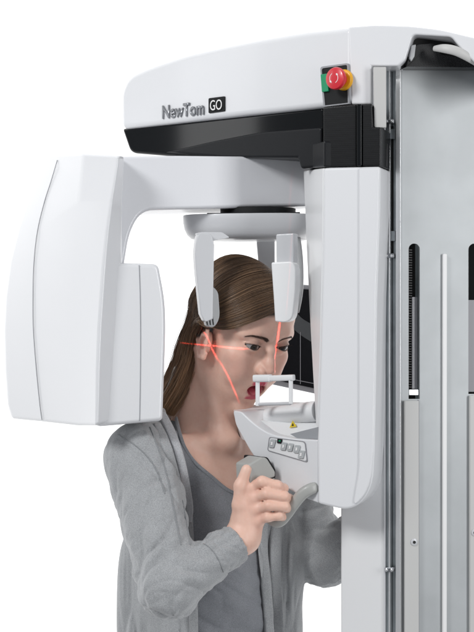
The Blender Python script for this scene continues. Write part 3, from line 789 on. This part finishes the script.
# eyes
M['eye'] = mat('eye', (.7, .7, .7), .08, attr='tint', coat=.15, spec=.35)
for sd, nm in ((-1, 'eyeball'), (1, 'eyeball')):
    c = np.array((EYE[0], EYE[1] * sd, EYE[2])); vs, fs, cl = [], [], []
    gz = np.array((1, -.22 if sd < 0 else -.30, -.10)); gz = gz / np.linalg.norm(gz)       # gaze, slightly to her right and down
    a = np.cross(gz, (0, 0, 1)); a /= np.linalg.norm(a); b = np.cross(a, gz)
    rings = np.concatenate([np.linspace(0, .62, 26), np.linspace(.66, math.pi, 24)]); ns = 48
    for th in rings:
        for k in range(ns):
            w = 2 * math.pi * k / ns
            rr = (ER - .0002) + .0009 * max(0, 1 - (th / .52) ** 2)
            p = c + gz * math.cos(th) * rr + (a * math.cos(w) + b * math.sin(w)) * math.sin(th) * rr
            vs.append(from_head(p))
            st = .5 + .5 * math.sin(w * 23 + 3 * math.sin(w * 7))
            if th < .20: q = (.003, .003, .003)
            elif th < .47: q = tuple(np.array((.030, .021, .014)) * (.6 + .9 * st) * (1.2 - abs(th - .33) * 2))
            elif th < .53: q = (.02, .016, .014)
            else: q = (.38, .36, .355)
            cl.append(q)
    for i in range(len(rings) - 1):
        for k in range(ns):
            j = (k + 1) % ns; fs.append([i * ns + k, i * ns + j, (i + 1) * ns + j, (i + 1) * ns + k])
    add(nm, np_mesh(nm, np.array(vs), np.array(fs), np.array(cl)), M['eye'], person)

def strands(P, rad, ns=3):
    """P: (n, m, 3) paths -> thin tubes; rad (n, m)"""
    n, m, _ = P.shape
    T = np.gradient(P, axis=1); T /= np.linalg.norm(T, axis=2, keepdims=True) + 1e-9
    ref = np.array([.31, .52, .79]); a = np.cross(T, ref); a /= np.linalg.norm(a, axis=2, keepdims=True) + 1e-9; b = np.cross(T, a)
    V = np.stack([P + (a * math.cos(w) + b * math.sin(w)) * rad[..., None] for w in np.arange(ns) * 2 * math.pi / ns], 2)
    idx = np.arange(n * m * ns).reshape(n, m, ns)
    Q = np.concatenate([np.stack([idx[:, :-1, k], idx[:, :-1, (k + 1) % ns], idx[:, 1:, (k + 1) % ns], idx[:, 1:, k]], -1).reshape(-1, 4) for k in range(ns)])
    return V.reshape(-1, 3), Q
M['lash'] = mat('lash_hair', (.02, .012, .01), .5)
M['brow'] = mat('brow_hair', (.07, .04, .028), .6)
# lashes and brow hairs
def lash_set(sd):
    out = []
    for k in range(46):
        t = -0.92 + 1.84 * k / 45; u = t * .0134; v = .0047 * (1 - t * t) ** .8 + .0008 * t
        w = math.sqrt(max(1e-8, (ER + .0016) ** 2 - u * u - v * v))
        L = .0050 * (.65 + .45 * (t + 1) / 2)
        pts = []
        for j in range(5):
            f = j / 4; dw = L * f * .85; dv = L * (f ** 2) * .62 - .0008 * f; du = L * f * (t * .55)
            uu, ww, vv = u + du, w + dw, v + dv
            x = -uu * math.sin(ang) + ww * math.cos(ang); y = uu * math.cos(ang) + ww * math.sin(ang)
            pts.append(from_head(np.array((EYE[0] + x, sd * (EYE[1] + y), EYE[2] + vv))))
        out.append(pts)
    return np.array(out)
for sd in (-1, 1):
    P = lash_set(sd); r = np.linspace(.00022, .00006, 5)[None].repeat(len(P), 0)
    v_, q_ = strands(P, r); add('eyelashes', np_mesh('eyelashes', v_, q_), M['lash'], person)
def snap_out(q, n=7, off=.0004):
    """move head-local points along x onto the face surface"""
    q = q.astype(f32).copy()
    for _ in range(n):
        d = head_sdf(q); q[:, 0] -= (d - off) * .9
    return q
for sd in (-1, 1):
    pts0 = []
    B = np.array(catmull([b for b in BROW], 10)); nb = len(B)
    for k in range(210):
        f = rng.rand() * .97; i = f * (nb - 2); a = B[int(i)] * (1 - i % 1) + B[int(i) + 1] * (i % 1)
        wd = .0030 * (1 - f ** 1.5 * .7); o = (rng.rand() * 2 - 1) * wd
        tdir = B[min(int(i) + 3, nb - 1)] - B[int(i)]; tdir = tdir / (np.linalg.norm(tdir) + 1e-9)
        L = .0058 * (1 - .3 * f)
        upw = (.75 - f * .9) * (1 if o < 0 else .4)
        for j in range(4):
            pts0.append(a + np.array((0, 0, o)) + tdir * L * j / 3 + np.array((0, 0, upw * L * j / 3)))
    P = snap_out(np.array(pts0), off=.0003); P = P.reshape(-1, 4, 3); P[:, 2:, 0] += .0003; P[..., 1] *= sd
    P = from_head(P.reshape(-1, 3)).reshape(-1, 4, 3); r = np.linspace(.00020, .00006, 4)[None].repeat(len(P), 0)
    v_, q_ = strands(P, r); add('eyebrow', np_mesh('eyebrow', v_, q_), M['brow'], person)
# ---- hair
def march(px, py, off):
    o = np.array((0, -DIST, CZ)); r = np.array(((px - 237) * S, DIST, -(py - 316) * S)); r /= np.linalg.norm(r)
    t = np.linspace(2.35, 2.75, 400); P = o + r * t[:, None]; d = head_sdf(to_head(P.astype(f32)))
    hit = np.nonzero(d < off)[0]
    return P[hit[0]] if len(hit) else P[np.argmin(d)]
GUIDE = [   # photo flow lines on the near side of the head, hairline first; the last four points hang free
    [(281, 308), (270, 314), (256, 319.5), (240, 325), (224, 327.5), (211, 324), [203, 321, -.052], [198, 341, -.016], [198, 362, -.008], [190, 388, .0], [173, 414, .006]],
    [(284, 298), (271, 303), (255, 309), (237, 316), (221, 320), (208, 320), [199, 321, -.046], [193.5, 341, -.022], [191, 362, -.010], [182, 387, .0], [166, 412, .008]],
    [(283, 284), (269, 287), (251, 293), (233, 302), (216, 310), (204, 317), [195, 325, -.034], [190, 344, -.020], [186, 362, -.018], [175, 386, -.002], [160, 409, .010]],
    [(278, 270), (262, 271), (243, 277), (225, 287), (210, 300), (200, 313), [191.5, 326, -.020], [186, 344, -.012], [182, 362, -.006], [171, 385, .010], [157, 408, .018]],
    [(268, 261), (252, 260), (234, 264), (217, 274), (204, 291), (196, 309), [187.5, 327, -.004], [181.5, 344, -.002], [177, 362, .008], [168, 383, .022], [155, 405, .028]],
    [(262, 256), (246, 254), (228, 257), (211, 268), (199, 287), (190, 308), [184, 327, .010], [177.5, 344, .012], [173, 361, .024], [164, 382, .034], [153, 402, .038]],
]
GW = np.array([[march(p[0], p[1], .004) if isinstance(p, tuple) else np.array(W(*p)) for p in gl] for gl in GUIDE])
def cat_np(G, n):
    """catmull-rom along axis 1 of (k, m, 3)"""
    k, m, _ = G.shape
    x = np.linspace(0, m - 1 - 1e-6, n); i = x.astype(int); t = (x - i)[None, :, None]
    g = lambda j: G[:, np.clip(j, 0, m - 1)]
    a, b, c, d = g(i - 1), g(i), g(i + 1), g(i + 2)
    return .5 * (2 * b + (c - a) * t + (2 * a - 5 * b + 4 * c - d) * t * t + (3 * b - a - 3 * c + d) * t ** 3)
def hair_set(n, m, seed, mirror=False):
    rr = np.random.RandomState(seed)
    t = rr.rand(n) * (len(GW) - 1)
    if not mirror: t[: n // 8] = rr.rand(n // 8) * .5
    cl = np.floor(t * 22) / 22 + rr.randn(n) * .004                       # strands gather in locks
    tt = np.clip(t * .62 + cl * .38, 0, len(GW) - 1.001)
    i = tt.astype(int); f = (tt - i)[:, None, None]
    G = GW[i] * (1 - f) + GW[i + 1] * f
    P = cat_np(G, m)
    s_ = np.linspace(0, 1, m)[None, :]
    start = (rr.rand(n) ** 2 * .30 + (.42 if mirror else 0))[:, None]                              # roots set back from the hairline
    idx = np.clip(start + (1 - start) * s_, 0, 1) * (m - 1); i0 = np.minimum(idx.astype(int), m - 2); w = (idx - i0)[..., None]
    P = np.take_along_axis(P, i0[..., None].repeat(3, 2), 1) * (1 - w) + np.take_along_axis(P, (i0 + 1)[..., None].repeat(3, 2), 1) * w
    lift = .0015 + .0065 * rr.rand(n)[:, None] * np.sin(np.pi * np.clip(idx / (m - 1) * 1.1 + .03, 0, 1))
    lk = np.floor(t * 22).astype(int); lift = lift + (.0028 * hash3(lk, lk * 3 + 1, lk * 7 + 2))[:, None] * np.sin(np.pi * np.clip(idx / (m - 1), 0, 1))
    ph = rr.rand(n, 3)[:, None, :] * 6.28
    P = P + .0007 * np.sin(idx[..., None] * .35 + ph) * s_[..., None] + rr.randn(n, 1, 3) * (.0005 + .0015 * np.clip(s_ - .55, 0, 1)[..., None] * 2)
    q = to_head(P.reshape(-1, 3).astype(f32)).astype(f32)
    if mirror: q[:, 1] = -q[:, 1]
    C = np.array((-.008, 0, .045), f32); L = lift.ravel() + .0 * q[:, 0]
    fr = idx.ravel() / (m - 1)
    for _ in range(3):
        d = head_sdf(q); u = (q - C); u /= np.linalg.norm(u, axis=1, keepdims=True)
        mv = np.where(fr < .36, L - d, np.where(fr < .60, np.maximum(L - d, 0), np.maximum(.002 - d, 0))); mv = np.clip(mv, -.006, .03)
        q = q + u * mv[:, None].astype(f32)
    P = from_head(q).reshape(n, m, 3)
    fly = rr.rand(n) < .02                                                # a few flyaways
    P[fly] += (rr.randn(fly.sum(), 1, 3) * .004 + np.sin(s_[..., None] * 5 + ph[fly]) * .0025) * s_[..., None] * (1 if not mirror else 0)
    rad = (.00028 + .00016 * rr.rand(n))[:, None] * np.clip((1.02 - s_) * 8, .25, 1) * np.clip(s_ * 14 + .3, 0, 1)
    tone = .75 + .5 * rr.rand(n) + .12 * np.sin(tt * 40)
    warm = rr.rand(n)
    base_ = np.array((.085, .050, .029)) * (1 - warm[:, None]) + np.array((.205, .122, .068)) * warm[:, None]
    c = base_ * tone[:, None]
    c = c[:, None, :] * (1 + 1.1 * np.clip((s_ - .45) / .4, 0, 1))[..., None]     # strands get lighter towards their ends
    return P, rad, c
NH = int(os.environ.get('NH', '9500')); MH = 36
Vs, Qs, Cs, off_ = [], [], [], 0
for (n_, sd_, mir) in ((NH, 1, False), (NH // 5, 2, True)):
    P, rad, c = hair_set(n_, MH, sd_, mir)
    v_, q_ = strands(P, rad); Vs.append(v_); Qs.append(q_ + off_); off_ += len(v_)
    Cs.append(np.repeat(c.reshape(-1, 3), 3, 0))
def hair_core(p):
    c = [(194, 330, -.012, .006), (187, 350, -.002, .0085), (179, 374, .008, .010), (166, 400, .016, .009), (157, 416, .022, .008)]
    return chain(p, [(*W(a, b, y), r_) for a, b, y, r_ in c], .01)
v_, q_ = surfnets(hair_core, np.arange(-.17, -.03, .004), np.arange(-.06, .06, .004), np.arange(W(0, 435, 0).z, W(0, 315, 0).z, .004))
Vs.append(v_); Qs.append(q_ + off_); Cs.append(np.tile((.09, .056, .036), (len(v_), 1)))
M['hair'] = mat('hair', (.1, .06, .04), .33, attr='tint', spec=.6, sheen=0)
add('hair', np_mesh('hair', np.concatenate(Vs), np.concatenate(Qs), np.concatenate(Cs)), M['hair'], person)

# ---- clothes
def to_px(p):
    k = DIST / (DIST + p[:, 1]); return np.stack([237 + p[:, 0] / S * k, 316 - (p[:, 2] - CZ) / S * k], 1)
def poly_sd(P, V_):
    """signed distance to a polygon in photo pixels, negative inside"""
    V_ = np.array(V_, float); d = np.full(len(P), 1e9); sgn = np.ones(len(P)); n = len(V_); j = n - 1
    for i in range(n):
        e0 = V_[j] - V_[i]; w0 = P - V_[i]
        h = np.clip((w0 @ e0) / (e0 @ e0), 0, 1); b = w0 - h[:, None] * e0; d = np.minimum(d, (b ** 2).sum(1))
        c1 = P[:, 1] >= V_[i, 1]; c2 = P[:, 1] < V_[j, 1]; c3 = e0[0] * w0[:, 1] > e0[1] * w0[:, 0]
        sgn = np.where((c1 & c2 & c3) | (~c1 & ~c2 & ~c3), -sgn, sgn); j = i
    return sgn * np.sqrt(d)
def poly2(pts, n=5):
    return [(v.x, v.y) for v in catmull([(a, b, 0) for a, b in pts], n)]
NECK = poly2([(150, 400), (172, 410), (178, 426), (184, 446), (194, 462), (210, 475), (227, 489), (247, 496), (268, 496), (290, 480), (300, 455)]) + [(300, 380), (150, 380)]
def fold(p, k, ph, a=(1, .6, .8)):
    return np.sin(p[:, 0] * k * a[0] + 1.7 * np.sin(p[:, 2] * k * .6 + ph) + ph) * np.sin(p[:, 2] * k * a[2] + 1.3 * np.sin(p[:, 1] * k * .5 + 2 * ph))
def shirt_sdf(p):
    d = trunk(p) - .0045
    # drapery pulled diagonally across the belly and gathered at the side
    px = to_px(p)
    a = (px[:, 0] - 200) * .045 + (px[:, 1] - 560) * .13
    d = d - .0085 * ridge(px[:, 0] * .016 + px[:, 1] * .012, (px[:, 1] - px[:, 0] * .55) * .050, p[:, 1] * 8) * np.clip((px[:, 1] - 505) / 60, 0, 1) - .0012 * ridge(p[:, 0] * 25, p[:, 1] * 25, p[:, 2] * 30)
    nk = -poly_sd(px, NECK) * S
    d = smax(d, nk, .002)
    d = np.minimum(d, smax(trunk(p) - .0022, nk, .002))
    d = smax(d, p[:, 2] - W(0, 408, 0).z, .003)
    q = (p - A3(TC)) @ TB
    arms_ = np.minimum(cap(p, Sn + Vector((-.03, 0, .03)), En, .050, .045), cap(p, Sf + Vector((.03, 0, .03)), Ef, .05, .045))
    return smax(d, -arms_, .004)
def grid(x0, x1, y0, y1, z0, z1, st): return np.arange(x0, x1, st), np.arange(y0, y1, st), np.arange(z0, z1, st)
CL = float(os.environ.get('CL', '.0019'))
zb = W(0, 672, 0).z
def fabric(name, col, contrast=.16, scale=420):
    m = mat(name, col, .9, sheen=.25, spec=.2)
    nt = m.node_tree; b = nt.nodes['Principled BSDF']; co = nt.nodes.new('ShaderNodeTexCoord')
    n1 = nt.nodes.new('ShaderNodeTexNoise'); n1.inputs['Scale'].default_value = scale; n1.inputs['Detail'].default_value = 3
    mp = nt.nodes.new('ShaderNodeMapping'); mp.inputs['Scale'].default_value = (1, 1, 2.2)
    n2 = nt.nodes.new('ShaderNodeTexNoise'); n2.inputs['Scale'].default_value = 30; n2.inputs['Detail'].default_value = 4
    nt.links.new(co.outputs['Object'], mp.inputs[0]); nt.links.new(mp.outputs[0], n1.inputs['Vector']); nt.links.new(co.outputs['Object'], n2.inputs['Vector'])
    r1 = nt.nodes.new('ShaderNodeValToRGB'); lo = [c * (1 - contrast * 1.6) for c in col]; hi = [min(1, c * (1 + contrast * 1.4)) for c in col]
    r1.color_ramp.elements[0].position = .36; r1.color_ramp.elements[0].color = (*lo, 1)
    r1.color_ramp.elements[1].position = .64; r1.color_ramp.elements[1].color = (*hi, 1)
    nt.links.new(n1.outputs['Fac'], r1.inputs[0])
    hs = nt.nodes.new('ShaderNodeHueSaturation'); mr_ = nt.nodes.new('ShaderNodeMapRange'); mr_.inputs['To Min'].default_value = .9; mr_.inputs['To Max'].default_value = 1.1
    nt.links.new(n2.outputs['Fac'], mr_.inputs[0]); nt.links.new(mr_.outputs[0], hs.inputs['Value']); nt.links.new(r1.outputs[0], hs.inputs['Color'])
    nt.links.new(hs.outputs[0], b.inputs['Base Color'])
    n3 = nt.nodes.new('ShaderNodeTexNoise'); n3.inputs['Scale'].default_value = 900; n3.inputs['Detail'].default_value = 2
    nt.links.new(co.outputs['Object'], n3.inputs['Vector'])
    bp = nt.nodes.new('ShaderNodeBump'); bp.inputs['Strength'].default_value = .5; bp.inputs['Distance'].default_value = .0006
    nt.links.new(n3.outputs['Fac'], bp.inputs['Height']); nt.links.new(bp.outputs[0], b.inputs['Normal'])
    return m
M['hoodie'] = fabric('heather_grey_fleece', (.33, .34, .35), .13, 650)
M['stitch'] = fabric('stitching_grey', (.255, .265, .275), .1, 650)
M['hoodie_lining'] = fabric('pale_lining', (.42, .43, .45), .1)
M['shirt'] = fabric('heather_grey_jersey', (.225, .235, .255), .12, 650)
V_, Q_ = surfnets(shirt_sdf, *grid(-.17, .16, -.13, .17, zb, W(0, 420, 0).z, CL)); V_ = relax(V_, Q_, 1, .4)
shirt = add('vest_top', np_mesh('vest_top', V_, Q_), M['shirt'], person)

SLV_CUT = (W(236, 541, -.175), (Vector(Wn) - Vector(En)).normalized())
def limb_coord(p, a, b):
    a = A3(a); b = A3(b); ba = b - a; L = np.sqrt(ba @ ba); h = ((p - a) @ ba) / L
    ax = ba / L; e1 = np.cross(ax, np.array((0, 1, 0), f32)); e1 /= np.linalg.norm(e1); e2 = np.cross(ax, e1)
    w = p - a - h[:, None] * ax
    return h, L, np.arctan2(w @ e2, w @ e1), np.sqrt((w ** 2).sum(1))
def rdg(x):
    v = np.sin(x); return np.sign(v) * 0 + (1 - 1.6 * np.abs(np.sin(x * .5)) ** .8)
def sleeve(p, S_, E_, W_, cut=None, seed=0):
    u = cap(p, S_, E_, .061, .041); l = cap(p, E_, W_, .042, .0300)
    d = smin(u, l, .016)
    h, L, an, _ = limb_coord(p, S_, E_)
    h2, L2, an2, _ = limb_coord(p, E_, W_)
    ca, sa = np.cos(an + seed), np.sin(an + seed)
    el = np.exp(-((h - L * .92) / .06) ** 2)
    f = (.0034 + .0075 * el) * ridge(h * 42 + 1.2 * ca, ca * 1.1 + 5 + h * 6, sa * 1.1 + 9) + .0055 * (1 - el) * ridge(h * 13 + ca * 1.5, ca * 1.6 + h * 9 + 20, sa * 1.6)
    ca, sa = np.cos(an2 + seed), np.sin(an2 + seed)
    e2_ = np.exp(-(h2 / .05) ** 2) + .7 * np.exp(-((h2 - L2 * .72) / .03) ** 2)
    f2 = (.0030 + .0062 * e2_) * ridge(h2 * 42 + 1.4 * ca, ca * 1.2 + 35 + h2 * 9, sa * 1.2 + 2) + .0034 * ridge(h2 * 16 + sa * 1.5, ca * 1.5 + 50, sa * 1.5 + h2 * 8)
    wl = np.clip(.5 + (u - l) / .024, 0, 1)
    d = d - (f * (1 - wl) + f2 * wl)
    if cut is not None:
        d0 = d
        c0, n_ = cut; hh = (p - A3(c0)) @ A3(n_)
        d = d + .0022 * np.exp(-((hh + .040) / .0028) ** 2) + .0008 * np.clip((hh + .042) / .004, 0, 1)     # cuff seam, tighter cuff
        d = smax(d, hh, .003)
        d = smax(d, -np.maximum(d0 + .0048, -(hh + .012)), .002)                          # open end round the wrist
    return d
# the opening of the jacket, as the two front edges
OPEN = poly2([(166, 380), (166, 412), (172, 430), (181, 455), (188, 480), (192, 505), (194, 540), (196, 580), (197, 625), (197, 700)]) + \
       poly2([(266, 700), (264, 630), (262, 590), (258, 550), (258, 520), (264, 500), (272, 480), (282, 455), (288, 430), (290, 380)])
def hoodie_body(p):
    d = torso(p, .011)
    d = smin(d, cap(p, W(164, 470, .0), W(150, 680, .03), .062, .058), .05)
    d = smin(d, cap(p, W(262, 480, .10), W(282, 690, .06), .060, .036), .04)
    px = to_px(p)
    a = px[:, 0] * .33 + 1.2 * np.sin(px[:, 1] * .03)
    d = d - .0085 * ridge(px[:, 0] * .085, px[:, 1] * .012, p[:, 1] * 14) * np.clip((px[:, 1] - 430) / 80, .15, 1)
    # loosened hood rolled round the neck
    d = smin(d, cap(p, W(172, 432, .02), W(138, 452, -.07), .030, .045), .03)
    ring = chain(p, [(*W(a_, b_, y_), r_) for a_, b_, y_, r_ in ((163, 424, -.035, .009), (158, 417, -.01, .013), (150, 416, .03, .015), (172, 418, .10, .020), (215, 420, .135, .022), (255, 440, .13, .014), (276, 470, .10, .008))], .01)
    return smin(d, ring, .015)
def hoodie_sdf(p):
    d = hoodie_body(p)
    d = smin(d, sleeve(p, Sn, En, Wn, SLV_CUT, 0.), .012)
    fw = Wf
    d = smin(d, sleeve(p, Sf, Ef, fw, None, 1.7), .012)
    px = to_px(p)
    # cut the front opening out of the body, in front only, sleeves kept
    op = np.maximum(poly_sd(px, OPEN) * S, ((p - A3(TC)) @ A3(u_)) * -1 - .01 - .08 * np.clip((455 - px[:, 1]) / 30, 0, 1))
    op = np.maximum(op, -sleeve(p, Sn, En, Wn, SLV_CUT, 0.) + .002)
    d = smax(d, -op, .004)
    nkhole = cap(p, hw(-.02, 0, -.05), W(209, 448, .045), .060, .066)
    d = smax(d, -nkhole, .004)
    hc = smin(cap(p, W(175, 405, -.01), W(222, 400, .0), .030, .045), 1e3, 1e-4) if False else 1e3
    # seam line over the near shoulder where the sleeve is set in
    h, L, an, r_ = limb_coord(p, Sn, En)
    return d
zs_ = np.arange(zb, W(0, 402, 0).z, CL)
V_, Q_ = surfnets(hoodie_sdf, np.arange(-.24, .24, CL), np.arange(-.33, .25, CL * 1.15), zs_); V_ = relax(V_, Q_, 1, .4)
print('hoodie', len(V_))
hoodie = add('hoodie', np_mesh('hoodie', V_, Q_), M['hoodie'], person)
def drop(px, py, fn, off=0, t0=2.2, t1=2.9):
    """first point of a surface under a photo position"""
    o = np.array((0, -DIST, CZ)); r = np.array(((px - 237) * S, DIST, -(py - 316) * S)); L_ = np.linalg.norm(r); r /= L_
    t = np.linspace(t0, t1, 1600); P = o + r * t[:, None]; d = fn(P.astype(f32))
    hit = np.nonzero(d < off)[0]
    return Vector(P[hit[0] if len(hit) else np.argmin(d)])
def strip(name, pts, wid, m, parent, fn, thick=.0022, off=.001, world_w=None):
    """flat band of cloth laid over a surface along photo points"""
    P = [drop(x, y, fn, off) for x, y in pts]
    C = catmull(P, 8); n = len(C); ns = 14; vs, fs = [], []
    Wd = [v.x for v in catmull([Vector((w, 0, 0)) for w in wid], 8)]
    for i, c in enumerate(C):
        t = (C[min(i + 1, n - 1)] - C[max(i - 1, 0)]).normalized()
        e0 = 1e-3; g_ = fn(np.array([c + Vector((e0, 0, 0)), c + Vector((0, e0, 0)), c + Vector((0, 0, e0)), c - Vector((e0, 0, 0)), c - Vector((0, e0, 0)), c - Vector((0, 0, e0))], dtype=f32))
        nn = Vector((g_[0] - g_[3], g_[1] - g_[4], g_[2] - g_[5])); nn = (nn.normalized() + Vector((0, -.8, 0))).normalized()
        b = t.cross(nn).normalized(); nn = b.cross(t).normalized()
        for k in range(ns):
            w = 2 * math.pi * k / ns; cx, cy = math.cos(w), math.sin(w)
            vs.append(c + b * math.copysign(abs(cx) ** .5, cx) * Wd[i] + nn * math.copysign(abs(cy) ** .6, cy) * thick)
    for i in range(n - 1):
        for k in range(ns): fs.append([i * ns + k, i * ns + (k + 1) % ns, (i + 1) * ns + (k + 1) % ns, (i + 1) * ns + k])
    fs.append(list(range(ns))); fs.append([(n - 1) * ns + k for k in range(ns)])
    return add(name, mesh(name, vs, fs), m, parent, smooth=True)
both = lambda p: np.minimum(hoodie_body(p), shirt_sdf(p))
strip('hood_edge', [(162, 414), (169, 428), (176, 446), (182, 466), (186, 486), (189.5, 508), (190.5, 522)], [.006, .0075, .0075, .007, .0065, .006, .002], M['hoodie_lining'], hoodie, both, .0035, .003)
strip('front_band', [(157, 424), (166, 446), (172, 468), (178, 492), (184, 520), (189, 550), (192.5, 585), (194, 640)], [.006, .0085, .009, .009, .009, .008, .007, .007], M['hoodie'], hoodie, hoodie_body, .003, .002)
strip('front_band', [(284, 478), (279, 500), (276, 525), (275, 555), (276, 590), (279, 640)], [.006, .010, .011, .011, .010, .009], M['hoodie'], hoodie, hoodie_body, .004, .003)
strip('front_band', [(272, 486), (266, 510), (263, 540), (265, 575), (268, 610), (270, 650)], [.004, .007, .008, .008, .008, .008], M['hoodie'], hoodie, both, .004, .003)
for sm_ in ([(150, 427), (157, 445), (163, 462), (168, 480), (172, 500), (177, 525), (181, 545)], [(182.5, 500), (187, 525), (190, 545)], [(119, 434), (131, 442), (143, 452), (153, 464), (160, 478), (165, 494)],):
    P = [drop(v.x, v.y, hoodie_sdf, .0004) for v in catmull([(a, b, 0) for a, b in sm_], 6)]
    sweep('shoulder_seam', P, [.0011] * len(P), M['stitch'], hoodie, world=True, ns=8, n=3)
for sm_ in ([(203.5, 543.5), (209, 547), (215, 554), (220, 563), (223.5, 572)],):
    P = [drop(v.x, v.y, hoodie_sdf, .0004) for v in catmull([(a, b, 0) for a, b in sm_], 6)]
    sweep('cuff_seam', P, [.0009] * len(P), M['stitch'], hoodie, world=True, ns=8, n=3)
strip('neck_binding', [(176, 418), (180, 434), (185, 448), (195, 462.5), (210, 475.5), (227, 489.5), (240, 494.5), (250, 496.5)], [.0028] * 8, M['shirt'], shirt, lambda p: trunk(p) - .0045, .0016, .0006)

# ---- aiming lasers of the scanner: real lamps that project a thin line
def laser(name, loc, p0, p1, power, width=.0032, ext=1.0):
    """line lamp: the plane through loc, p0 and p1; p0-p1 is the lit stretch"""
    loc, p0, p1 = Vector(loc), Vector(p0), Vector(p1)
    f_ = ((p0 - loc).normalized() + (p1 - loc).normalized()).normalized()
    nrm = (p0 - loc).cross(p1 - loc).normalized(); z = -f_; x = nrm; y = z.cross(x).normalized()
    L_ = bpy.data.lights.new(name, 'SPOT'); L_.energy = power; L_.shadow_soft_size = .0005; L_.color = (1, 1, 1)
    half = (p0 - loc).angle(p1 - loc) / 2 * ext
    L_.spot_size = min(3.0, 2 * half + .05); L_.spot_blend = .05
    o = bpy.data.objects.new(name, L_); COL.objects.link(o)
    o.matrix_world = Matrix((( x.x, y.x, z.x, loc.x), (x.y, y.y, z.y, loc.y), (x.z, y.z, z.z, loc.z), (0, 0, 0, 1)))
    L_.use_nodes = True; nt = L_.node_tree; em = nt.nodes['Emission']
    t = nt.nodes.new('ShaderNodeTexCoord'); s_ = nt.nodes.new('ShaderNodeSeparateXYZ'); nt.links.new(t.outputs['Normal'], s_.inputs[0])
    dv = nt.nodes.new('ShaderNodeMath'); dv.operation = 'DIVIDE'; nt.links.new(s_.outputs['X'], dv.inputs[0]); nt.links.new(s_.outputs['Z'], dv.inputs[1])
    ab = nt.nodes.new('ShaderNodeMath'); ab.operation = 'ABSOLUTE'; nt.links.new(dv.outputs[0], ab.inputs[0])
    mr_ = nt.nodes.new('ShaderNodeMapRange'); mr_.interpolation_type = 'SMOOTHSTEP'
    mr_.inputs['From Min'].default_value = width; mr_.inputs['From Max'].default_value = 0; nt.links.new(ab.outputs[0], mr_.inputs[0])
    dy = nt.nodes.new('ShaderNodeMath'); dy.operation = 'DIVIDE'; nt.links.new(s_.outputs['Y'], dy.inputs[0]); nt.links.new(s_.outputs['Z'], dy.inputs[1])
    ay = nt.nodes.new('ShaderNodeMath'); ay.operation = 'ABSOLUTE'; nt.links.new(dy.outputs[0], ay.inputs[0])
    m2 = nt.nodes.new('ShaderNodeMapRange'); T = math.tan(half); m2.inputs['From Min'].default_value = T; m2.inputs['From Max'].default_value = T * .8; nt.links.new(ay.outputs[0], m2.inputs[0])
    mu = nt.nodes.new('ShaderNodeMath'); mu.operation = 'MULTIPLY'; nt.links.new(mr_.outputs[0], mu.inputs[0]); nt.links.new(m2.outputs[0], mu.inputs[1])
    nt.links.new(mu.outputs[0], em.inputs['Strength']); em.inputs['Color'].default_value = (1, .11, .10, 1)
    return o
fb = lambda px, py: drop(px, py, lambda p: head_sdf(to_head(p)))
laser('sagittal_laser', W(330, 345, -.55), fb(280, 320), fb(274.5, 374), 26, .0058)
laser('horizontal_laser', W(150, 350, -.60), W(176, 343, -.05), fb(250, 349), 22, .0030)
laser('ear_laser', W(150, 350, -.60), fb(203, 345), fb(246, 349.5), 12, .0030)
laser('canine_laser', W(240, 300, -.65), fb(200, 326), fb(240, 404), 30, .0032)
laser('arm_laser', W(330, 230, -.7), W(292, 165, -.02), W(286, 320, -.15), 3, .0014)
